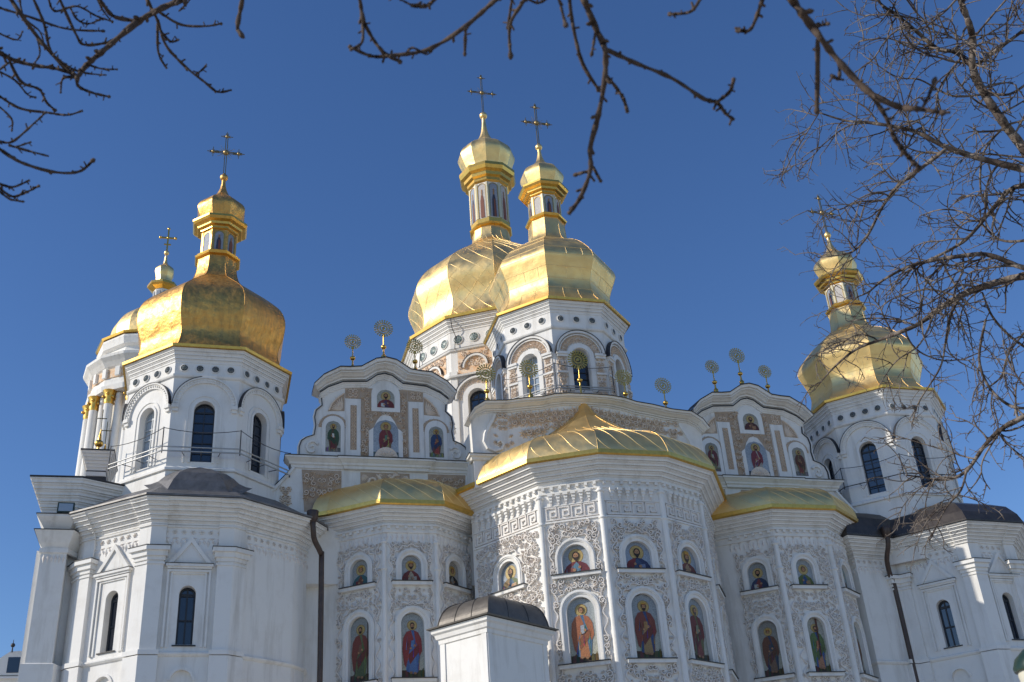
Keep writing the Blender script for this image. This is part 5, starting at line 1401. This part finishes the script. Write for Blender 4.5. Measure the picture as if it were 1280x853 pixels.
# small gabled parapet turret and gold finials between tower and bell tower
TU = empty('roof_turret', (-23.4, 16, 17), 'little grey louvred roof turret with gold cross finial left of the tower', 'roof turret')
bpy.data.objects.remove(TU)
BT.location.z = -3.6
BT.scale = (.92, .92, 1.0)
for o_ in BT.children: o_.location = (24.6, -75, 1.7)
mb, fl = MB(), MB()
pt = [(-23.0, 14.5), (-23.0, 12.0), (-22.1, 12.0), (-22.1, 14.5)]
mb.slab(pt, 15, 24.2)
mb.sweep(pt, [(.0, 22.9), (.04, 22.92), (.04, 23.15), (.0, 23.17)]); mb.sweep(pt, fillets(23.2, 24.22, .38, 6))
fl.sweep(pt, [(.0, 22.5), (.1, 22.52), (.1, 22.85), (0, 22.9)]); fl.slab(offset(pt, .40), 24.225, 24.30); fl.sweep(pt, [(0, 23.16), (.06, 23.17), (.06, 23.2), (0, 23.21)])
ep = mb.build('gable_end', PLASTER, CATH, 'small flaring gable end with gold finials left of the left tower')
fl.build('ledge_flashing', FLASH, ep)
mb = MB()
mb.tube([(-22.62, 12.2, 24.2), (-22.60, 12.2, 24.7), (-22.59, 12.2, 25.1), (-22.57, 12.2, 25.7)], [.09, .06, .1, .02], 8); mb.ball((-22.60, 12.2, 24.85), .24, 0, 12, .85)
mb.tube([(-22.30, 12.4, 24.2), (-22.28, 12.4, 24.9)], [.12, .03], 8)
mb.build('gold_spike', GOLD_TRIM, ep)
mb = MB()
fr = Fr((-23.3, 12.3), (-22.3, 12.3))
for x, z in ((.70, 25.6), (1.0, 24.9)):
    mb.box(fr, x - .02, x + .02, z, z + 1.3, -.02, .02); mb.box(fr, x - .25, x + .25, z + .75, z + .79, -.02, .02)
mb.build('cross', IRON, ep)

# ------------------------------------------------------------------ small building far left, just above the frame edge
SB = empty('small_building', (-32, 42, -1.7), 'small distant cream building with dark roof at the lower left edge', 'building')
mb = MB(); mb.slab([(-40, 41), (-28.5, 41), (-27, 50), (-40, 50)], -1.7, 18.7); mb.build('wall', CREAM, SB)
mb = MB(); mb.sweep([(-40, 41), (-28.5, 41), (-27, 50)], [(.0, 18.2), (.25, 18.4), (.3, 18.75), (.5, 18.8), (.5, 18.95), (-.2, 19.0)]); mb.build('cornice', PLASTER, SB)
mb = MB(); mb.grid([[(-40, 40.5, 19.0), (-28.0, 40.5, 19.0)], [(-40, 45, 21.0), (-29.2, 45, 20.6)], [(-40, 50, 19), (-28, 50, 19)]]); mb.build('roof', GREENCAP, SB)
mb = MB(); fr = Fr((-31.0, 40.6), (-28.6, 40.6))
mb.prism(fr, [(-.5, 19.0), (2.2, 19.0), (2.2, 20.5), (1.7, 20.75), (1.0, 20.7), (.2, 20.1), (-.5, 19.5)], -1.2, 0); mb.build('dormer', PLASTER, SB)
mb = MB(); mb.box(fr, .95, 1.75, 19.2, 20.3, -.05, .03); mb.build('window', GLASS, SB)
mb = MB(); mb.ball((-29.85, 40.4, 21.1), .16, 0, 8); mb.tube([(-29.85, 40.4, 20.6), (-29.85, 40.4, 21.5)], [.06, .02], 6); mb.build('finial', FLASH, SB)

# ------------------------------------------------------------------ street lamp at the lower right edge
lp = at(1304, 842, 10.0)
LP = empty('street_lamp', (lp.x, lp.y, -1.7), 'street lamp with a dark green hood and milky globe at the lower right edge', 'street lamp')
x, y, z = lp
mb = MB(); mb.tube([(x, y, -1.7), (x, y, -1.2), (x, y, -1.15), (x, y, z - .45)], [.09, .09, .05, .04], 12); mb.build('pole', GREENCAP, LP)
mb = MB(); mb.tube([(x, y, z - .5), (x, y, z - .42), (x, y, z - .36), (x, y, z - .3)], [.05, .09, .09, .04], 12); mb.build('collar', GREENCAP, LP); mb = MB()
mb.tube([(x, y, z + .03), (x, y, z + .06), (x, y, z + .13), (x, y, z + .19), (x, y, z + .23), (x, y, z + .3)], [.205, .21, .18, .11, .03, .012], 20); mb.build('hood', GREENCAP, LP)
mb = MB(); mb.tube([(x, y, z - .3), (x, y, z - .26), (x, y, z - .12), (x, y, z + .0), (x, y, z + .03)], [.05, .11, .17, .185, .18], 20); mb.build('globe', GLOBE, LP)

# ------------------------------------------------------------------ bare trees
def px_path(P, d0, d1, r0, r1, wob=0.0, rng=None, sub=4, knots=.18):
    """branch axis from photo points at a true distance, with knobbly bark"""
    Q = spline([(a, b, 0) for a, b in P], sub)
    n = len(Q); pts, rad = [], []
    for i, (a, b, _) in enumerate(Q):
        t = i / (n - 1)
        d = d0 + (d1 - d0) * t + (sin(t * 7 + a) * wob)
        pts.append(at(a, b, d)); rr = r0 + (r1 - r0) * t
        rad.append(rr * (1 + (rng.uniform(-knots, knots * 1.8) if rng else 0)))
    return pts, rad
def bud(mb, p, d, r):
    d = d.normalized(); q = p + d * r * 2.6
    mb.tube([p - d * r * .4, p + d * r * .9, p + d * r * 1.9, q], [r * .7, r * 1.15, r * .8, r * .1], 5)

def near_tree(name, base, trunk_pts, limbs, dist, label, seed, spurs=.09):
    rng = random.Random(seed)
    T = empty(name, (*base, -1.7), label, 'tree')
    tm = MB(); tm.tube(trunk_pts[0], trunk_pts[1], 12); tm.build('trunk', BARK, T)
    for P, w0, w1, dd in limbs:
        mb = MB()
        d = dist + dd
        pts, rad = px_path(P, d, d + rng.uniform(-.25, .25), w0 * 1.15 * d / FPX / 2, w1 * 1.15 * d / FPX / 2, .04, rng, 6)
        mb.tube(pts, rad, 7)
        bud(mb, pts[-1], pts[-1] - pts[-2], rad[-1] * 1.35)
        L = 0
        for a, b, r in zip(pts[1:], pts[2:], rad[1:]):
            L += (b - a).length
            if L > spurs * rng.uniform(.6, 1.5):
                L = 0
                v = (b - a).normalized(); k = v.cross(Vector((rng.uniform(-1, 1), rng.uniform(-1, 1), rng.uniform(-1, 1)))).normalized()
                q = a + (k + v * .6).normalized() * rng.uniform(.012, .03)
                mb.tube([a, q], [r * .8, r * .5], 5); bud(mb, q, k + v * .8, max(r * .6, .0035))
        mb.build('branch', BARK, T)
    return T
# dark tree reaching in from the upper left
LT = [([(236, -8), (226, 0), (197, 13), (169, 30), (131, 62), (108, 82), (97, 97)], 7, 4.5, 0), ([(122, -6), (125, 0), (141, 20), (166, 26)], 3.5, 4, 0), ([(97, 97), (98, 108), (115, 116), (136, 121)], 3.6, 2, 0),
      ([(97, 97), (79, 98), (76, 115)], 3, 1.6, 0), ([(180, -8), (184, 0), (197, 26), (207, 56), (230, 82), (256, 103), (272, 115), (288, 113)], 3.4, 2, .2), ([(197, 30), (198, 66), (208, 85)], 2.6, 2, .2),
      ([(200, 16), (226, 31), (256, 33), (276, 30)], 3, 2, .1), ([(74, -5), (75, 0), (95, 43), (105, 56), (131, 54), (150, 46)], 3, 2.4, .1), ([(11, -4), (39, 36), (66, 69), (95, 95)], 3.4, 3, .1), ([(-6, 4), (0, 10), (33, 20), (82, 36), (128, 39)], 2.6, 1.8, .4),
      ([(-8, 60), (0, 66), (16, 75), (43, 82), (70, 86), (92, 93)], 4.6, 3, 0), ([(10, 72), (26, 102), (49, 112), (58, 128), (69, 138)], 3, 2, .1), ([(-6, 118), (0, 121), (26, 136), (59, 141), (84, 144), (102, 139)], 2.8, 2, .2),
      ([(-6, 176), (0, 177), (16, 177), (43, 154), (57, 141)], 2.6, 1.8, .1), ([(-6, 183), (0, 187), (26, 203), (66, 215), (98, 215), (115, 202)], 3.2, 2.6, 0), ([(12, 182), (36, 189), (59, 195)], 2.4, 1.8, 0), ([(20, 184), (38, 178)], 2.2, 1.6, 0),
      ([(-5, 228), (0, 230), (16, 234), (36, 226)], 2.6, 2, 0), ([(-5, 232), (0, 236), (16, 246), (34, 240), (48, 233)], 2.8, 2, 0), ([(0, 240), (12, 249), (27, 252)], 2.4, 1.8, 0), ([(60, -5), (68, 14), (96, 8), (120, 20), (140, 27)], 2.4, 1.6, .3),
      ([(40, -5), (55, 30), (62, 60), (78, 84), (96, 97)], 2.8, 2, .25), ([(24, -5), (30, 22), (50, 40), (56, 62)], 2.2, 1.5, .35), ([(-5, 88), (18, 100), (34, 118), (44, 122)], 2.2, 1.5, .3), ([(-5, 40), (20, 50), (28, 40)], 2, 1.5, .2), ([(-5, 130), (14, 148), (15, 162)], 2, 1.5, .2), ([(66, 69), (90, 86), (110, 92), (132, 94)], 2.2, 1.6, .1),
      ([(302, -6), (303, 0), (297, 33), (300, 41)], 4, 4.4, -.8), ([(108, 80), (126, 86), (146, 87)], 2.2, 1.8, 0), ([(10, 79), (-6, 92)], 2.4, 2, .1), ([(120, -5), (128, 12), (140, 28)], 2, 1.4, .3), ([(202, 40), (213, 52), (223, 50)], 2.4, 2, .2), ([(224, 14), (234, 4), (240, -4)], 1.8, 1.2, .2),
      ([(244, 94), (252, 88), (257, 83)], 2.2, 2, .2), ([(88, 10), (96, 24), (110, 30), (126, 24)], 2.2, 1.5, .3), ([(45, 42), (50, 66), (44, 78)], 2, 1.4, .2)]
tp0 = at(-260, 60, 7.6); 
near_tree('bare_tree', (tp0.x, tp0.y), ([(tp0.x, tp0.y, -1.7), (tp0.x + .05, tp0.y, 0.5), (tp0.x, tp0.y + .1, 3.0), tuple(tp0), tuple(at(-160, -60, 7.4)), tuple(at(40, -90, 7.2)), tuple(at(236, -8, 7))], [.22, .18, .15, .09, .05, .035, .018]), LT, 7.0,
          'dark bare tree reaching its twigs in from the upper left corner', 21)
# long drooping twigs of the tree overhead
CT = [([(640, -10), (620, 0), (581, 34), (535, 62), (486, 70), (463, 70), (438, 59)], 5, 3, 0), ([(448, -8), (450, 0), (456, 30), (476, 62), (499, 77)], 4.4, 3.6, .1), ([(453, 26), (453, 52), (441, 61)], 3, 2.4, .1), ([(582, 34), (581, 66)], 3.6, 3.4, 0), ([(508, 66), (516, 60), (533, 68), (540, 62)], 2.6, 2, 0), ([(515, 7), (532, 8), (543, 0), (548, -8)], 4.4, 3.4, -.1),
      ([(660, -8), (656, 0), (638, 30), (638, 67)], 4, 3.6, .1), ([(642, -8), (640, 0), (635, 33)], 3, 3, .1), ([(652, -6), (672, 4), (686, -4)], 3, 2.6, .1), ([(698, -6), (699, 0), (707, 31)], 3.4, 3.4, 0), ([(712, -6), (712, 0), (717, 36), (728, 79), (748, 112)], 3.4, 3.8, 0),
      ([(728, -10), (730, 0), (745, 36), (756, 62), (756, 98), (748, 144), (738, 184), (738, 213), (726, 246), (712, 266)], 7, 4, 0), ([(757, 62), (797, 80), (840, 98), (880, 124), (896, 128), (906, 141), (916, 149)], 4.6, 3.4, 0), ([(896, 128), (912, 115), (917, 100)], 3.6, 4, 0), ([(759, 95), (778, 121), (784, 139)], 3.4, 3.6, 0),
      ([(738, 213), (722, 218)], 3, 3.6, 0), ([(741, 208), (750, 225)], 3, 3, 0), ([(745, 36), (742, 55), (740, 66)], 3, 2.4, 0), ([(877, -6), (870, 8), (860, 16), (838, 18)], 4, 3, .1), ([(955, -6), (953, 0), (939, 36), (924, 38)], 4.4, 4, 0),
      ([(984, -10), (990, 0), (1017, 36), (1047, 75), (1086, 115), (1122, 133), (1152, 137), (1178, 141)], 8, 4.6, .1), ([(1086, 115), (1106, 144), (1119, 174), (1136, 197), (1149, 210)], 5, 4, .1), ([(1022, 49), (1022, 95), (1021, 135)], 4.4, 4.4, .1), ([(1021, 33), (1035, 30)], 3.4, 3, .1), ([(1049, 79), (1049, 98), (1040, 95)], 3.6, 3.4, .1),
      ([(1152, 137), (1160, 122), (1167, 104)], 3.6, 3.2, .1), ([(515, 7), (490, -6)], 2, 2, 0)]
tq = at(760, -420, 5.6)
near_tree('bare_tree', (tq.x + 1.4, tq.y + 3), ([(tq.x + 1.4, tq.y - 5.2, -1.7), (tq.x + 1.3, tq.y - 5.0, 2.5), (tq.x + .8, tq.y - 3.0, 5.5), tuple(tq + Vector((0, -1, .6))), tuple(at(760, -200, 5.4)), tuple(at(728, -10, 5.2))], [.2, .17, .11, .06, .03, .014]), CT, 5.2,
          'bare tree overhead whose long twigs droop before the tallest domes', 22, .10)
# extra feeder boughs above the frame for the overhead tree
# grey tree at the right
RTREE = empty('bare_tree', (*(at(1500, 420, 17).xy), -1.7), 'dense grey bare tree filling the right edge before the right tower', 'tree')
rng = random.Random(99)
D = 17.0
LIMBS = [([(1330, 260), (1280, 187), (1257, 157), (1231, 118), (1216, 85), (1216, 49), (1208, 20), (1198, -6)], 13, 6, 0), ([(1340, 225), (1280, 212), (1221, 197), (1182, 184), (1142, 164), (1090, 154), (1057, 151), (1024, 141)], 10, 1.6, -.4),
         ([(1216, 85), (1195, 66), (1172, 61), (1145, 39), (1122, 20), (1103, 7), (1094, -6)], 6, 3, .2), ([(1182, 187), (1152, 210), (1122, 233), (1103, 259), (1086, 292), (1070, 312), (1050, 319), (1022, 322)], 5.4, 1.4, -.6), ([(1122, 233), (1109, 249), (1070, 253), (1050, 262), (1036, 258)], 3.4, 1.2, -.5),
         ([(1350, 330), (1280, 345), (1237, 356), (1198, 371), (1168, 391), (1145, 407), (1103, 424), (1070, 437), (1040, 462), (1017, 489)], 12, 1.2, .5), ([(1345, 345), (1280, 335), (1237, 319), (1204, 320), (1155, 328), (1132, 335), (1103, 351), (1086, 365), (1070, 372)], 8, 1.4, .1),
         ([(1335, 240), (1280, 233), (1260, 240), (1237, 266), (1208, 299), (1175, 319), (1145, 332), (1128, 345)], 8, 2, .8), ([(1201, 371), (1188, 394), (1182, 427), (1175, 460), (1149, 502), (1140, 530)], 4, 1.3, .3), ([(1350, 480), (1280, 521), (1254, 535), (1231, 557), (1208, 589), (1182, 600), (1155, 597), (1132, 594)], 8, 1.5, -.8),
         ([(1208, 589), (1201, 613), (1182, 636), (1162, 676)], 3.4, 1.2, -.8), ([(1232, 400), (1224, 449), (1237, 485), (1264, 508), (1290, 510)], 3.4, 3.6, -.3), ([(1145, 407), (1120, 400), (1090, 398), (1060, 402)], 3, 1.2, .4), ([(1024, 141), (1000, 180), (985, 206)], 1.6, 1, -.4), ([(1090, 154), (1060, 158), (1030, 180), (1010, 200), (976, 212)], 2.4, 1, -.2),
         ([(1216, 85), (1250, 60), (1290, 30)], 5, 4, .4), ([(1257, 157), (1230, 190), (1226, 240), (1240, 270)], 3.4, 2, .9), ([(1198, 371), (1160, 362), (1120, 372), (1096, 388)], 3.4, 1.2, .7), ([(1290, 300), (1250, 300), (1215, 270), (1180, 262), (1150, 270)], 4, 1.4, 1.0), ([(1290, 440), (1262, 420), (1240, 395), (1228, 366)], 4, 2.4, .6),
         ([(1290, 100), (1262, 118), (1235, 116)], 3.4, 3, .6), ([(1290, 405), (1262, 440), (1252, 470), (1236, 484)], 3, 2, .2), ([(1168, 391), (1150, 430), (1120, 452), (1100, 480)], 2.8, 1.1, .4), ([(1172, 61), (1140, 60), (1110, 48), (1076, 52)], 2.8, 1.1, .3), ([(1231, 118), (1190, 120), (1150, 100), (1120, 96), (1080, 70)], 3, 1.1, .5), ([(1182, 184), (1150, 160), (1130, 190), (1105, 215)], 2.6, 1.1, -.3),
         ([(1216, 49), (1240, 20), (1262, -5)], 3, 2, .5), ([(1142, 164), (1128, 140), (1100, 120), (1070, 118)], 2.4, 1, -.3)]
hub = at(1520, 420, 17.3)
tm = MB()
tm.tube([(hub.x, hub.y, -1.7), (hub.x + .05, hub.y, 0), tuple(hub + Vector((.0, 0, -2))), tuple(hub), tuple(at(1500, 150, 17.4)), tuple(at(1470, -150, 17.3))], [.42, .34, .28, .23, .17, .1], 14)
for P, w0, w1, dd in LIMBS:
    if P[0][0] >= 1325:
        a = at(P[0][0], P[0][1], D + dd); z = min(max(a.z - .8, hub.z - 3), hub.z + 4.5)
        c = Vector((hub.x, hub.y, z)); m = (a + c) / 2 + Vector((0, 0, .15))
        tm.tube([c, m, a], [w0 * D / FPX / 2 * 1.5, w0 * D / FPX / 2 * 1.2, w0 * D / FPX / 2], 8)
tm.build('trunk', BARK_G, RTREE)
tw_ = MB(); count = [0]
def twig(p, d, L, r, lev):
    """wandering twig that keeps its own curve, with side twigs and short budded spurs"""
    n = max(3, int(L / .085)); pts = [p]; q = p; v = d.normalized()
    curve = Vector((rng.uniform(-1, 1), rng.uniform(-1, 1), rng.uniform(-1.2, .8))) * .22
    for i in range(n):
        if rng.random() < .22: curve = Vector((rng.uniform(-1, 1), rng.uniform(-1, 1), rng.uniform(-1.2, .9))) * .24
        v = (v + curve + Vector((rng.gauss(0, 1), rng.gauss(0, 1), rng.gauss(0, 1))) * .07).normalized()
        q = q + v * (L / n); pts.append(q)
    rad = [r * (1 - .55 * i / n) * rng.uniform(.9, 1.2) for i in range(n + 1)]
    if lev == 2: rad[-1] = rad[-2] * 1.5
    tw_.tube(pts, rad, 5 if lev == 0 else 4, 0, True); count[0] += 1
    if lev < 2:
        for i in range(1, n + 1):
            a = (pts[i] - pts[i - 1]).normalized()
            s = a.cross(Vector((rng.uniform(-1, 1), rng.uniform(-1, 1), rng.uniform(-1, 1)))).normalized()
            if lev == 0 and rng.random() < .5: twig(pts[i], a * rng.uniform(.4, 1.0) + s * rng.uniform(.5, .9), L * rng.uniform(.22, .5), max(r * .7, .0055), 1)
            elif rng.random() < .55: twig(pts[i], a * rng.uniform(.1, .7) + s, rng.uniform(.04, .12), max(r * .6, .0045), 2)
for P, w0, w1, dd in LIMBS:
    mb = MB()
    P = [(a, b) for a, b in P]
    pts, rad = px_path(P, D + dd, D + dd + rng.uniform(-.6, .6), w0 * .85 * D / FPX / 2, w1 * .9 * D / FPX / 2, .12, rng, 6, .08)
    mb.tube(pts, rad, 8); mb.build('branch', BARK_G, RTREE)
    acc = 0; total = sum((b - a).length for a, b in zip(pts, pts[1:]))
    run = 0
    for i in range(1, len(pts) - 1):
        s = (pts[i + 1] - pts[i]).length; acc += s; run += s
        if acc > .19:
            acc = 0
            v = (pts[i + 1] - pts[i]).normalized(); k = v.cross(Vector((rng.uniform(-1, 1), rng.uniform(-1, 1), rng.uniform(-1, 1)))).normalized()
            k = (k - UP * .10 - RT * .06).normalized()
            if rng.random() < .8: twig(pts[i], v * .7 + k, rng.uniform(.5, 1.3) * min(1, .35 + rad[i] / .035), max(rad[i] * .5, .0092) if rad[i] < .03 else .016, 0)
    twig(pts[-1], pts[-1] - pts[-2], .4, max(rad[-1] * .8, .006), 1)
tw_.build('twigs', BARK_G, RTREE)
print('twigs', count[0], 'objects', len(bpy.data.objects), 'faces', sum(len(m.polygons) for m in bpy.data.meshes))
